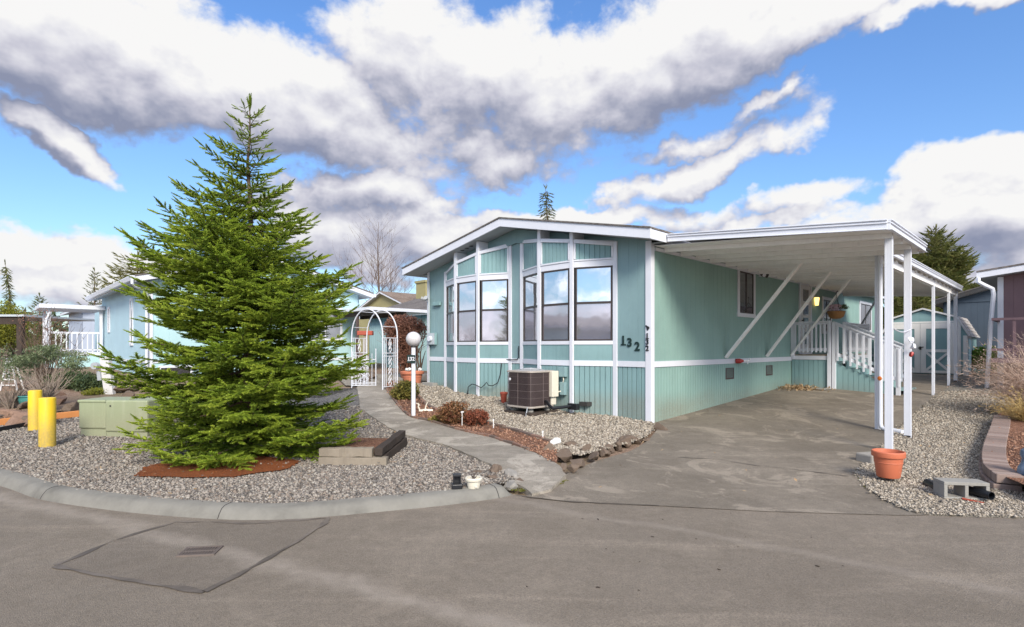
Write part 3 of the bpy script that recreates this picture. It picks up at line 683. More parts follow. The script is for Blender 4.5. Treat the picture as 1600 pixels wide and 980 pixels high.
# bays
def make_bay(pts, ztop, name='bay_window'):
    segs = list(zip(pts[:-1], pts[1:])); WZ0, WZ1, MID, HEAD = 1.72, 3.20, 2.48, 3.30
    tr = MB(); kids = []; lows = []
    for (A, B) in segs:
        # left-to-right order A,B seen from the front
        LA, LB = Vector((*A, 0)), Vector((*B, 0)); L = (LB-LA).length; u = (LB-LA)/L; n = Vector((u.y, -u.x, 0))
        zt = lambda s: ztop(A[0]+(B[0]-A[0])*s/L)
        lows.append((grooved(MB(), A, B, -.1, 1.22, .105, .018, .02), 'lower_panel')); lows.append((grooved(MB(), A, B, 1.32, 1.66, .35, .006, .003), 'sill_panel'))
        pm_ = MB(); lows.append((pm_, 'upper_panel')); grooved(pm_, A, B, HEAD, lambda s: zt(s)-.02, .105, .016, .014)
        def q(s, o, z): p = LA+u*s+n*o; return Vector((p.x, p.y, z))
        def hb(s0, s1, o0, o1, z0a, z1a, z0b=None, z1b=None):
            z0b = z0a if z0b is None else z0b; z1b = z1a if z1b is None else z1b
            tr.hexa([q(s0,o1,z0a), q(s1,o1,z0b), q(s1,o0,z0b), q(s0,o0,z0a), q(s0,o1,z1a), q(s1,o1,z1b), q(s1,o0,z1b), q(s0,o0,z1a)])
        hb(.05, L-.05, -.02, .016, 1.215, 1.325)              # belt
        hb(.05, L-.05, -.02, .015, 1.645, WZ0)                # sill band
        hb(.05, L-.05, -.02, .015, WZ1, HEAD+.02)             # head band
        hb(.052, L-.052, .0, .03, HEAD+.022, HEAD+.055)          # frame of slanted panel
        hb(.05, L-.05, .0, .031, zt(.05)-.075, zt(.05)-.03, zt(L-.05)-.075, zt(L-.05)-.03)
        for s0 in (.048, L-.083): hb(s0, s0+.035, .0, .0295, HEAD+.066, zt(s0+.02)-.085)
        # window
        wb = MB(); f0, f1 = .075, L-.075
        def wbx(s0, s1, o0, o1, z0, z1):
            wb.hexa([q(s0,o1,z0), q(s1,o1,z0), q(s1,o0,z0), q(s0,o0,z0), q(s0,o1,z1), q(s1,o1,z1), q(s1,o0,z1), q(s0,o0,z1)])
        wb.mat(0)
        for s0, s1 in ((f0, f0+.025), (f1-.025, f1)): wbx(s0, s1, -.04, .006, WZ0+.002, WZ1-.002)
        wbx(f0+.025, f1-.025, -.04, .006, WZ0+.002, WZ0+.03); wbx(f0+.025, f1-.025, -.04, .006, WZ1-.03, WZ1-.002); wbx(f0+.025, f1-.025, -.04, .012, MID-.022, MID+.022)
        wb.mat(2); wbx(f0+.022, f1-.022, -.03, -.012, WZ0+.028, MID-.02)
        wb.mat(1); wbx(f0+.022, f1-.022, -.03, -.018, MID+.02, WZ1-.028)
        kids.append((wb, 'window'))
    for i, P in enumerate(pts):                                # corner posts, full height
        end = i in (0, len(pts)-1); w = .046
        x, y = P
        hgt = ztop(x)+.01 if end else soff(x)-.01
        if end: tr.box(x-w, x+w, -.035, -.002, -.05, hgt)
        else: tr.prism([(x-w, y+.01), (x-w*.9, y-.028), (x+w*.9, y-.028), (x+w, y+.01)], 'z', -.05, hgt)
        if not end: tr.box(x-w*.7, x+w*.7, y+.011, -.001, ztop(x)+.01, hgt)
    bay = bpy.data.objects.new(name, None); COL.objects.link(bay); bay.parent = house; bay.location = (0, 0, 0)
    for q_, nm_ in lows: q_.build(nm_, M['teal_dk'], bay, fix=False)
    # sloped cap closing the bay
    cp = MB(); vs = [(x, y-.02, ztop(x)+.0) for x, y in pts]+[(x, .0, ztop(x)+.03) for x, y in pts]
    vs2 = [(a, b, c-.03) for a, b, c in vs]; n = len(pts)
    cp.add(vs+vs2, [(i, i+1, n+i+1, n+i) for i in range(n-1)]+[(2*n+i, 3*n+i, 3*n+i+1, 2*n+i+1) for i in range(n-1)]+[(i, 2*n+i, 2*n+i+1, i+1) for i in range(n-1)])
    cp.build('cap_board', M['white'], bay); tr.build('trim', M['white'], bay, bevel=.002)
    for wb, nm_ in kids: wb.build(nm_, [M['bronze'], M['glass'], M['glass_screen']], bay)
    return bay
make_bay([(-3.36, 0), (-2.495, -.35), (-1.60, -.35), (-.78, 0)], lambda x: 3.53+.155*abs(x))
make_bay([(-6.24, 0), (-5.38, -.35), (-4.515, -.35), (-3.745, 0)], lambda x: 4.02-.168*(abs(x)-3.745))

# roof
rt = [(-7.50, 3.795), (RX, 4.525), (.34, 3.70)]; Y0, Y1 = -.56, WD+.4
mb = MB(); 
for (x0, z0), (x1, z1) in zip(rt[:-1], rt[1:]):
    mb.hexa([(x0,Y0-.02,z0-.03),(x1,Y0-.02,z1-.03),(x1,Y1,z1-.03),(x0,Y1,z0-.03),(x0,Y0-.02,z0),(x1,Y0-.02,z1),(x1,Y1,z1),(x0,Y1,z0)])
roof = mb.build('roof', M['shingle'], house)
mb = MB(); 
for (x0, z0), (x1, z1) in zip(rt[:-1], rt[1:]):
    mb.hexa([(x0,Y0,z0-.21),(x1,Y0,z1-.21),(x1,Y0+.035,z1-.21),(x0,Y0+.035,z0-.21),(x0,Y0,z0-.032),(x1,Y0,z1-.032),(x1,Y0+.035,z1-.032),(x0,Y0+.035,z0-.032)])
mb.box(.305,.338,Y0+.037,Y1,3.49,3.66); mb.box(-7.498,-7.465,Y0+.037,Y1,3.585,3.755)
mb.build('fascia', M['white'], roof, bevel=.003)
mb = MB(); sx = [(-7.463, 3.60), (RX, 4.35), (.303, 3.535)]
for (x0, z0), (x1, z1) in zip(sx[:-1], sx[1:]):
    mb.hexa([(x0,Y0+.037,z0-.015),(x1,Y0+.037,z1-.015),(x1,.0,z1-.015),(x0,.0,z0-.015),(x0,Y0+.037,z0),(x1,Y0+.037,z1),(x1,.0,z1),(x0,.0,z0)])
mb.box(.0,.303,.001,Y1,3.515,3.53); mb.box(-7.463,WF,.001,Y1,3.60,3.615)
sof = mb.build('soffit', M['soffit'], roof)
mb = MB()
for i in range(3):
    x = -5.2+.17*i; z = 3.60+(x+7.463)*.1907-.017
    mb.lathe([(0,-.006),(.05,-.006),(.058,0)], 16, (x, -.28, z))
mb.build('soffit_vent', M['iron'], sof)

# side windows, door
def flat_window(y0, y1, z0, z1, name='window', x=0.0, glass='glass_dark', tr=.09, slider=True, par=None, curtain=True):
    f = MB(); f.mat(0)
    f.box(x+.001,x+.028,y0,y0+tr,z0,z1); f.box(x+.001,x+.028,y1-tr,y1,z0,z1); f.box(x+.001,x+.0285,y0-.02,y1+.02,z0-tr,z0-.001); f.box(x+.001,x+.0285,y0+tr+.001,y1-tr-.001,z1-tr,z1)
    f.mat(2); a, b, c, d = y0+tr, y1-tr, z0, z1-tr
    f.box(x-.02,x+.016,a+.001,a+.03,c,d-.001); f.box(x-.02,x+.016,b-.03,b-.001,c,d-.001); f.box(x-.02,x+.016,a+.03,b-.03,c+.0005,c+.03); f.box(x-.02,x+.016,a+.03,b-.03,d-.03,d-.0015)
    if slider: f.box(x-.02,x+.018,(a+b)/2-.018,(a+b)/2+.018,c+.03,d-.03)
    f.mat(1); f.box(x-.018,x+.006,a+.028,b-.028,c+.028,d-.028)
    return f.build(name, [M['white'], M[glass], M['bronze']], par or house)
flat_window(3.755, 4.75, 2.40, 3.478)
flat_window(9.95, 10.9, 2.10, 3.18)
flat_window(14.25, 15.95, 2.25, 3.30, glass='glass_curtain')
# entry door
d = MB(); d.mat(0); y0, y1, z0, z1 = 7.95, 8.80, 1.42, 3.42
d.box(.001,.03,y0,y1,z0,z1)
door = d.build('door', M['white_old'], house, bevel=.003)
d = MB(); d.mat(0)
for zc, h in ((3.10,.34),(2.68,.3),(2.30,.3),(1.85,.35)):
    d.box(.031,.036,y0+.2,y1-.2,zc-h/2,zc+h/2)
d.build('pane', M['glass_dark'], door)
d = MB(); d.lathe([(0,.07),(.022,.065),(.03,.045),(.02,.03),(.012,0)], 12)
h_ = d.build('handle', M['iron'], door, smooth=True); h_.rotation_euler = (0, R(90), 0); h_.location = (.031, y0+.08, 2.36)
d = MB(); d.box(.001,.04,y0-.09,y0-.002,1.40,3.5); d.box(.001,.04,y1+.002,y1+.09,1.40,3.5); d.box(.001,.041,y0-.09,y1+.09,3.43,3.52); d.box(.001,.08,y0,y1,1.39,1.418)
d.build('door_frame', M['white'], door)
# wall lamp beside the door
d = MB(); d.mat(0).box(.001,.10,9.2,9.34,3.10,3.12); d.box(.001,.012,9.22,9.32,2.86,3.099); d.mat(1).hexa([(.02,9.215,2.86),(.09,9.215,2.86),(.09,9.325,2.86),(.02,9.325,2.86),(.015,9.19,3.098),(.11,9.19,3.098),(.11,9.35,3.098),(.015,9.35,3.098)])
d.build('wall_lamp', [M['iron'], M['lamp_glow']], house)
# crawl-space vents with louvres
for yc in (3.35, 5.68):
    d = MB(); d.mat(0); d.box(.001,.012,yc-.21,yc+.21,.86,.885); d.box(.001,.012,yc-.21,yc+.21,1.095,1.12); d.box(.001,.0115,yc-.21,yc-.185,.886,1.094); d.box(.001,.0115,yc+.185,yc+.21,.886,1.094)
    for k in range(9): d.hexa([(.001,yc-.184,.89+k*.023),(.004,yc-.184,.886+k*.023),(.004,yc+.184,.886+k*.023),(.001,yc+.184,.89+k*.023),(.001,yc-.184,.90+k*.023),(.011,yc-.184,.892+k*.023),(.011,yc+.184,.892+k*.023),(.001,yc+.184,.90+k*.023)])
    d.build('crawl_vent', M['rust'], house)
# twin flood lights under the eave
d = MB(); d.mat(0).box(.001,.05,5.0,5.12,3.36,3.46)
for s in (-1, 1): d.mat(1).tube([(.05,5.06+s*.04,3.42),(.16,5.06+s*.12,3.37)], [.03,.055], 12); d.mat(0).tube([(.155,5.06+s*.115,3.373),(.165,5.06+s*.125,3.368)], [.05,.045], 12)
d.build('flood_light', [M['white'], M['iron']], house)
# hose tap wrapped in red
d = MB(); d.mat(0).tube([(.02,3.62,1.27),(.10,3.66,1.27),(.16,3.72,1.275)], [.05,.06,.025], 10); d.mat(1).tube([(.16,3.72,1.275),(.2,3.95,1.28),(.21,3.98,1.33)], .018, 8); d.tube([(.19,3.85,1.28),(.20,3.87,1.20)], .014, 8)
d.build('hose_tap', [M['red'], M['pan']], house, smooth=True)

# numerals
def text_mesh(s, size, ext, bold=.0, name='text'):
    cu = bpy.data.curves.new(name, 'FONT'); cu.body = s; cu.size = size; cu.extrude = ext; cu.offset = bold; cu.align_x = 'CENTER'; cu.align_y = 'CENTER'; cu.resolution_u = 4
    ob = bpy.data.objects.new(name, cu); COL.objects.link(ob); dg = bpy.context.evaluated_depsgraph_get(); dg.update()
    me = bpy.data.meshes.new_from_object(ob.evaluated_get(dg)); bpy.data.objects.remove(ob); return me
def numeral(ch, loc, size, rx, parent, mat='digits', name='house_number', tilt=0, bold=.005, sx=1.):
    me = text_mesh(ch, size, .006, bold*size/.16, name)
    if ch == '1':      # slab serifs
        bm = bmesh.new(); bm.from_mesh(me)
        for z, w in ((-.34, .5),):
            r = bmesh.ops.create_cube(bm, size=1); bmesh.ops.scale(bm, verts=r['verts'], vec=(size*w, size*.09, .012)); bmesh.ops.translate(bm, verts=r['verts'], vec=(size*.03, size*z, 0))
        bm.to_mesh(me); bm.free()
    me.materials.clear(); me.materials.append(M[mat]); o = bpy.data.objects.new(name, me); COL.objects.link(o); o.parent = parent
    o.location = loc; o.rotation_euler = (R(90), tilt, rx); o.scale = (sx, 1, 1); return o
for ch, x, z in (('1', -.60, 1.72), ('3', -.455, 1.675), ('2', -.285, 1.60)): numeral(ch, (x, -.012, z), .23, 0, house)
for i, ch in enumerate('132'): numeral(ch, (-.055, -.032, 1.80-.115*i), .135, 0, house, 'black', tilt=R(0))
# small iron bird above the corner numerals
d = MB(); d.prism([(-.10,1.99),(-.075,1.965),(-.055,1.90),(-.035,1.91),(-.03,1.95),(-.015,1.93),(-.01,1.96),(-.04,1.985),(-.06,1.99),(-.075,2.005)], 'y', -.034, -.025)
d.build('bird_emblem', M['black'], house)
# meter, conduit and box on the left end of the facade
d = MB(); d.mat(0).box(-6.98,-6.62,-.10,-.024,1.66,1.98); d.mat(1).box(-6.975,-6.625,-.104,-.1005,1.665,1.975)
mt = d.build('meter_box', [M['teal_dk'], M['soffit']], house, bevel=.01)
d = MB(); d.tube([(-6.80,-.10,1.82),(-6.80,-.17,1.82)], [.075,.07], 18); d.build('meter_dial', M['white'], mt, smooth=True)
d = MB(); d.tube([(-6.95,-.05,1.98),(-6.95,-.05,3.42)], .025, 10); d.tube([(-6.95,-.05,1.66),(-6.95,-.05,.5)], .02, 10); d.build('conduit', M['soffit'], house, smooth=True)
d = MB(); d.mat(0).box(-6.75,-6.43,-.08,-.024,2.72,2.82); d.build('junction_box', M['teal_dk'], house, bevel=.01)
d = MB(); d.mat(0).box(WF+.0,WF+.1,-.08,-.024,2.86,2.95)
for s in (-1, 1): d.mat(1).tube([(WF+.05+s*.03,-.08,2.9),(WF+.05+s*.11,-.2,2.95)], [.025,.055], 12)
d.build('flood_light', [M['white'], M['grey_metal']], house, smooth=True)
# service boxes and cable right of the condenser, on the bay skirting
d = MB(); d.mat(0).box(-1.86,-1.70,-.46,-.366,.99,1.19); d.box(-1.84,-1.72,-.45,-.366,.62,.88); d.mat(1).tube([(-1.77,-.42,.98),(-1.75,-.43,.93),(-1.78,-.42,.87)], .012, 8); d.tube([(-1.80,-.43,.70),(-1.9,-.5,.66),(-2.0,-.55,.72),(-2.05,-.6,.8)], .014, 8)
d.build('disconnect_box', [M['teal'], M['cream']], house, bevel=.006)
d = MB(); d.tube([(-3.45,-.03,1.62),(-3.45,-.03,1.36),(-3.47,-.05,1.31),(-3.60,-.05,1.30),(-3.9,-.05,1.30),(-3.95,-.1,1.2),(-3.95,-.14,.95),(-3.98,-.2,.75),(-4.05,-.3,.68),(-4.15,-.34,.69),(-4.2,-.36,.76),(-4.25,-.37,.7),(-4.35,-.4,.62),(-4.5,-.42,.68),(-4.65,-.43,.70),(-4.78,-.44,.62),(-4.8,-.44,.45)], .011, 6)
d.tube([(-4.8,-.44,.48),(-4.8,-.44,.40)], .02, 8); d.build('cable', M['black'], house, smooth=True)
d = MB(); d.mat(0).prism([(-1.42,-.16),(-1.22,-.16),(-1.22,-.34),(-1.42,-.34)], 'z', .42, .50); d.build('pipe_collar', M['iron'], house)

# ------------------------------------------------------------------ carport
cp = empty('carport', (CX, CY, 0), TH, 'white metal carport roof on slim posts along the side of the teal home', 'carport')
def crz(x): return 3.655-.088*x            # roof top
def pans(x1, y0, y1, nm='roof'):
    mb = MB(); mb.hexa([(.36,y0,crz(.36)-.025),(x1,y0,crz(x1)-.025),(x1,y1,crz(x1)-.025),(.36,y1,crz(.36)-.025),(.36,y0,crz(.36)),(x1,y0,crz(x1)),(x1,y1,crz(x1)),(.36,y1,crz(.36))])
    # underside pans reach back under the eave to the wall ledger
    mb.hexa([(.04,y0+.06,crz(.04)-.175),(x1-.02,y0+.06,crz(x1)-.10),(x1-.02,y1-.02,crz(x1)-.10),(.04,y1-.02,crz(.04)-.175),(.04,y0+.06,crz(.04)-.165),(x1-.02,y0+.06,crz(x1)-.085),(x1-.02,y1-.02,crz(x1)-.085),(.04,y1-.02,crz(.04)-.165)])
    y = y0+.45
    while y < y1-.15:
        mb.hexa([(.045,y-.03,crz(.04)-.245),(x1-.03,y-.03,crz(x1)-.17),(x1-.03,y+.03,crz(x1)-.17),(.045,y+.03,crz(.04)-.245),(.045,y-.035,crz(.04)-.176),(x1-.03,y-.035,crz(x1)-.101),(x1-.03,y+.035,crz(x1)-.101),(.045,y+.035,crz(.04)-.176)]); y += .62
    return mb.build(nm, M['pan'], cp)
pans(3.70, 0.0, 2.60); pans(3.16, 2.62, 12.0)
mb = MB()
def fas(p, q, w=.03, h=.14):
    (x0, y0), (x1, y1) = p, q; d_ = Vector((x1-x0, y1-y0, 0)).normalized(); n = Vector((d_.y, -d_.x, 0))
    for (o0, o1, a, b) in ((.0, w, -.115, .0), (.0, w+.025, .0, .018), (.0, w+.018, -.04, -.02), (.0, w+.02, -.125, -.115)):
        v = []
        for (x, y) in ((x0, y0), (x1, y1)):
            for o in (o0, o1): v.append((x+n.x*o, y+n.y*o))
        z0, z1 = crz(x0), crz(x1)
        mb.hexa([(*v[0], z0+a), (*v[2], z1+a), (*v[3], z1+a), (*v[1], z0+a), (*v[0], z0+b), (*v[2], z1+b), (*v[3], z1+b), (*v[1], z0+b)])
fas((.36, 0.0), (3.70, 0.0)); fas((3.70, 0.0), (3.70, 2.60)); fas((3.16, 2.62), (3.16, 12.0)); fas((3.16,12.0),(.36,12.0)); fas((3.70,2.6),(3.16,2.6))
mb.build('fascia', M['white'], cp, bevel=.003)
mb = MB(); mb.box(.001,.045,.12,12.0,3.40,3.46); mb.build('ledger', M['white'], cp)
mb = MB()
mb.hexa([(.1,11.8,3.30),(3.1,11.8,3.10),(3.1,11.9,3.10),(.1,11.9,3.30),(.1,11.8,3.44),(3.1,11.8,3.24),(3.1,11.9,3.24),(.1,11.9,3.44)])
mb.box(3.0,3.1,2.8,11.78,3.10,3.23)
mb.build('beam', M['pan'], cp)
def post(x, y, ztop, scroll=True, foot=True, rz=0, w=.09):
    z0 = H(loc2w(x, y).y)-.01; mb = MB(); mb.mat(0)
    mb.box(-.028,.028,-w/2-.004,-w/2+.026,0,ztop-z0); mb.box(-.028,.028,w/2-.026,w/2+.004,0,ztop-z0)
    mb.box(-.027,-.02,-w/2+.026,w/2-.026,.0,ztop-z0)
    if scroll:
        z = .25; L = ztop-z0
        while z < L-.2:
            c = Vector((.024, 0, z)); pts = [c+Vector((0, (w*.27)*math.sin(t*1.35)*(1-t/9), .055*t-.1)) for t in np.linspace(0, 4.6, 12)]
            mb.mat(0).tube(pts, .007, 5); z += .30
    if foot: mb.mat(1).box(-.03,.03,-w/2,w/2,-.06,.06 if foot == 2 else .0)
    o = mb.build('post', [M['white'], M['iron']], cp, bevel=.003); o.location = (x, y, z0); o.rotation_euler = (0, 0, rz); return o
P_A = post(3.62, .47, crz(3.62)-.13, rz=R(90)); P_B = post(3.60, 1.88, crz(3.6)-.13, foot=2, rz=R(90)); P_C = post(3.08, 2.42, crz(3.08)-.12, rz=R(90))
post(3.08, 7.9, crz(3.1)-.12, False, 2, w=.09); post(3.08, 10.3, crz(3.1)-.12, False, 2, w=.09); post(3.08, 11.6, crz(3.1)-.12, True, 2, rz=R(90), w=.08)
for k, (y, xt, zt, col) in enumerate([(3.12, 1.62, 3.36, 'pan'), (5.48, 1.47, 3.38, 'pan'), (7.22, 1.45, 3.37, 'pan'), (12.25, 1.06, 3.34, 'grey_metal')]):
    mb = MB(); mb.bar((.0225, y, 1.345), (xt, y, zt), .045, .12, (0, 1, 0)) if False else mb.bar((.0225, y, 1.36), (xt, y, zt), .12, .045, (-1, 0, .8))
    mb.build('brace', M[col], cp, bevel=.003)
# downspout by the third post with a foot elbow
mb = MB(); zc = H(loc2w(3.2, 2.3).y); mb.tube([(3.13,2.33,3.30),(3.13,2.33,3.0),(3.13,2.33,zc+.13),(3.145,2.32,zc+.07),(3.18,2.29,zc+.045),(3.26,2.26,zc+.04),(3.40,2.20,zc+.035)], .035, 12); mb.tube([(3.33,2.23,zc+.037),(3.48,2.165,zc+.03)], .045, 12)
mb.build('downspout', M['white'], cp, smooth=True)
mb = MB(); mb.lathe([(0,.012),(.03,.010),(.038,.004),(.038,0)], 18); o = mb.build('reflector', M['orange'], cp, smooth=True); o.location = (3.13, 2.285, 1.05); o.rotation_euler = (R(90), 0, R(-18))

# ------------------------------------------------------------------ entry deck and stairs
dk = empty('entry_stairs', (CX, CY, 0), TH, 'white railed wooden porch steps with teal boarded skirt beside the home door', 'stairs')
ZD = 1.375; DW = 1.0
mb = MB(); grooved(mb, (.02, 7.28), (DW-.02, 7.28), .3, 1.245, .12, .014, .01)
ss = lambda x: ZD-.42-.455*(x-DW)
b0 = len(mb.v); L_ = 1.46
grooved(mb, (DW+.09, 7.28), (DW+L_, 7.28), .3, lambda s: ss(DW+.09+s)+.27, .12, .014, .01)
grooved(mb, (DW+.1, 8.42), (DW+.1, 11.0), .3, 1.245, .12, .014, .01)
mb.build('skirt', M['teal_dk'], dk, fix=False)
mb = MB(); mb.box(.02,DW,7.26,7.279,1.25,ZD-.02); mb.box(DW-.0,DW+.02,8.4,11.0,1.25,ZD-.02); mb.build('rim_board', M['white'], dk, bevel=.002)
mb = MB(); 
for k in range(26): mb.box(.02,DW,7.26+k*.145,7.26+k*.145+.137,ZD-.018,ZD+.012)
mb.build('deck_board', M['wood_old'], dk)
mb = MB()
for k in range(5):
    x = DW+.33*k; z = ZD-.165*(k+1); mb.box(x+.0,x+.34,7.31,8.40,z-.035,z); mb.box(x,x+.02,7.31,8.40,z-.0,z+.128)
mb.build('step', M['teal_dk'], dk)
for (x, y, zt_) in ((DW-.04, 7.27, 2.30), (DW+.07, 7.27, 2.26), (DW+.02, 8.42, 2.30), (DW+L_+.02, 7.27, 1.60), (DW+L_+.02, 8.42, 1.60), (.05, 7.27, 2.28), (DW+.02, 10.9, 2.3)):
    MB().box(x-.045,x+.045,y-.045+.0,y+.04,.3 if x > .5 else 1.3,zt_).build('newel_post', M['white'], dk, bevel=.004)
rl = [((.05,7.26),(DW,7.26),2.27,2.27,9), ((DW+.06,7.26),(DW+L_+.08,7.26),2.26,2.26-.455*1.5,10), ((DW+.06,8.43),(DW+L_+.08,8.43),2.26,2.26-.455*1.5,10), ((DW+.02,8.46),(DW+.02,10.9),2.27,2.27,16)]
mb = MB(); bl = []
for (p, q, za, zb, n) in rl:
    st = abs(za-zb) > .01
    mb.bar((*p, za), (*q, zb), .09, .035); mb.bar((*p, za-.045), (*q, zb-.045), .035, .05)
    mb.bar((*p, za-.80+(-.02 if st else .06)), (*q, zb-.80+(-.02 if st else .06)), .035, .08)
    for k in range(n):
        t = (k+.7)/n; x, y = p[0]+(q[0]-p[0])*t, p[1]+(q[1]-p[1])*t; z = za+(zb-za)*t
        o = -.035 if abs(p[1]-q[1]) < .1 else 0
        bl.append((x, y+o, z-.05, z-(.98 if st else .82)))
mb.build('handrail', M['white'], dk, bevel=.003)
pb = None
for (x, y, zt_, zb) in bl:
    mb = MB(); mb.box(-.02,.02,-.018,.018,zb-zt_,0); o = mb.build('baluster', M['white'], dk); o.location = (x, y, zt_)

# ------------------------------------------------------------------ storage shed
sh_o = (15.35, 18.35); 
p = w2loc(sh_o); shed = empty('garden_shed', (sh_o[0], sh_o[1], H(18.3)-.02), TH, 'small teal gambrel shed with white crossbuck double doors behind the carport', 'shed')
SW, SD_, SH = 2.4, 2.6, 1.38
# local: front face y=0, x from -SW..0 ; gambrel profile
gp = [(-SW,0),(0,0),(0,SH),(-.30,1.98),(-SW/2,2.28),(-SW+.30,1.98),(-SW,SH)]
mb = MB(); mb.prism(gp, 'y', .0, SD_); mb.build('wall', M['teal_dk'], shed)
rp = [(.07,SH-.03),(-.27,2.01),(-SW/2,2.33),(-SW+.27,2.01),(-SW-.07,SH-.03)]
mb = MB()
for (a, b), (c, d_) in zip(rp[:-1], rp[1:]): mb.hexa([(a,-.06,b-.03),(c,-.06,d_-.03),(c,SD_+.06,d_-.03),(a,SD_+.06,b-.03),(a,-.06,b+.01),(c,-.06,d_+.01),(c,SD_+.06,d_+.01),(a,SD_+.06,b+.01)])
sr = mb.build('roof', M['shingle_lt'], shed)
mb = MB()
for (a, b), (c, d_) in zip(rp[:-1], rp[1:]): mb.bar((a,-.075,b-.02),(c,-.075,d_-.02),.025,.055)
for k in range(5):
    t = (k+.2)/5; a, b = rp[0]; c, d_ = rp[1]; x, z = a+(c-a)*t+.012, b+(d_-b)*t+.012; mb.box(x-.004,x+.008,-.06,SD_+.06,z-.004,z+.006)
mb.box(.05,.10,-.07,SD_+.07,SH-.07,SH-.04)
mb.build('fascia', M['white_old'], sr)
mb = MB(); mb.box(-.10,.012,-.014,-.001,.0,SH-.03); mb.box(.001,.014,.0,.14,0,SH-.05); mb.box(.001,.0135,.9,1.0,0,SH-.05); mb.box(.001,.013,.14,.9,SH-.12,SH-.05); mb.box(-SW-.0,-SW+.1,-.014,-.001,0,SH-.03)
mb.box(-SW+.12,-.16,-.016,-.002,1.80,1.86); mb.box(-SW+.06,-SW+.17,-.017,-.002,.02,1.8); mb.box(-.32,-.16,-.017,-.002,.02,1.8)
mb.build('corner_trim', M['shed_white'], shed)
mb = MB(); mb.box(.0145,.02,.2,.86,.1,SH-.15); mb.build('side_hatch', M['lightteal'], shed)
for x0, x1 in ((-SW+.18, -SW/2-.08), (-SW/2-.07, -.33)):
    mb = MB(); mb.box(x0,x1,-.02,-.003,.05,1.79); dr = mb.build('door', M['teal_dk'], shed)
    mb = MB(); mb.box(x0,x0+.16,-.036,-.021,.05,1.79); mb.box(x1-.16,x1,-.036,-.021,.05,1.79)
    for z, h in ((.05,.09),(.78,.10),(1.60,.19)): mb.box(x0+.161,x1-.161,-.0355,-.021,z,z+h)
    a, b = x0+.165, x1-.165; mb.bar((a,-.03,.15),(b,-.03,.77),.015,.07,(1,0,-1)); mb.bar((a,-.028,.77),(b,-.028,.15),.012,.07,(1,0,1))
    mb.build('door_trim', M['shed_white'], dr)
    if x0 > -SW/2-.1:
        mb = MB(); mb.bar((x0-.06,-.05,.92),(x0+.09,-.05,.96),.02,.03); mb.box(x0-.03,x0+.03,-.06,-.037,.86,.98); mb.build('latch', M['iron'], dr)
# ------------------------------------------------------------------ foliage makers
def twig_proto(n, seed, nl=.19, nw=.05):
    """one spruce finger: a brush of short stout needles around a stem, tapered at the tip"""
    r = np.random.default_rng(seed); V = []
    for i in range(n):
        t = i/n; a = i*2.399+r.uniform(-.3, .3); c, s = math.cos(a), math.sin(a)*.8
        ln = nl*(1-.45*t*t)*r.uniform(.8, 1.15); tx = t*.95+ln*.7; side = np.array([.35, -s*.94, c*.94])*nw
        V += [np.array([t*.95, 0, 0])+side, np.array([t*.95, 0, 0])-side, np.array([tx, ln*c, ln*s])]
    for a in (0, 1.05, 2.1):
        c, s = math.cos(a)*.085, math.sin(a)*.07
        V += [np.array([0, c*.5, s*.5]), np.array([.55, c, s]), np.array([.55, -c, -s]), np.array([1.04, 0, 0]), np.array([.5, c, s]), np.array([.5, -c, -s])]
    return np.array(V)
def stack(proto, P, D, U, S):
    """instances of proto baked: positions, unit directions, up hints, sizes"""
    D = D/np.linalg.norm(D, axis=1, keepdims=True); Y = np.cross(U, D); Y /= np.linalg.norm(Y, axis=1, keepdims=True)+1e-9; Z = np.cross(D, Y)
    V = proto[None, :, 0, None]*D[:, None]+proto[None, :, 1, None]*Y[:, None]+proto[None, :, 2, None]*Z[:, None]
    return (V*S[:, None, None]+P[:, None]).reshape(-1, 3)
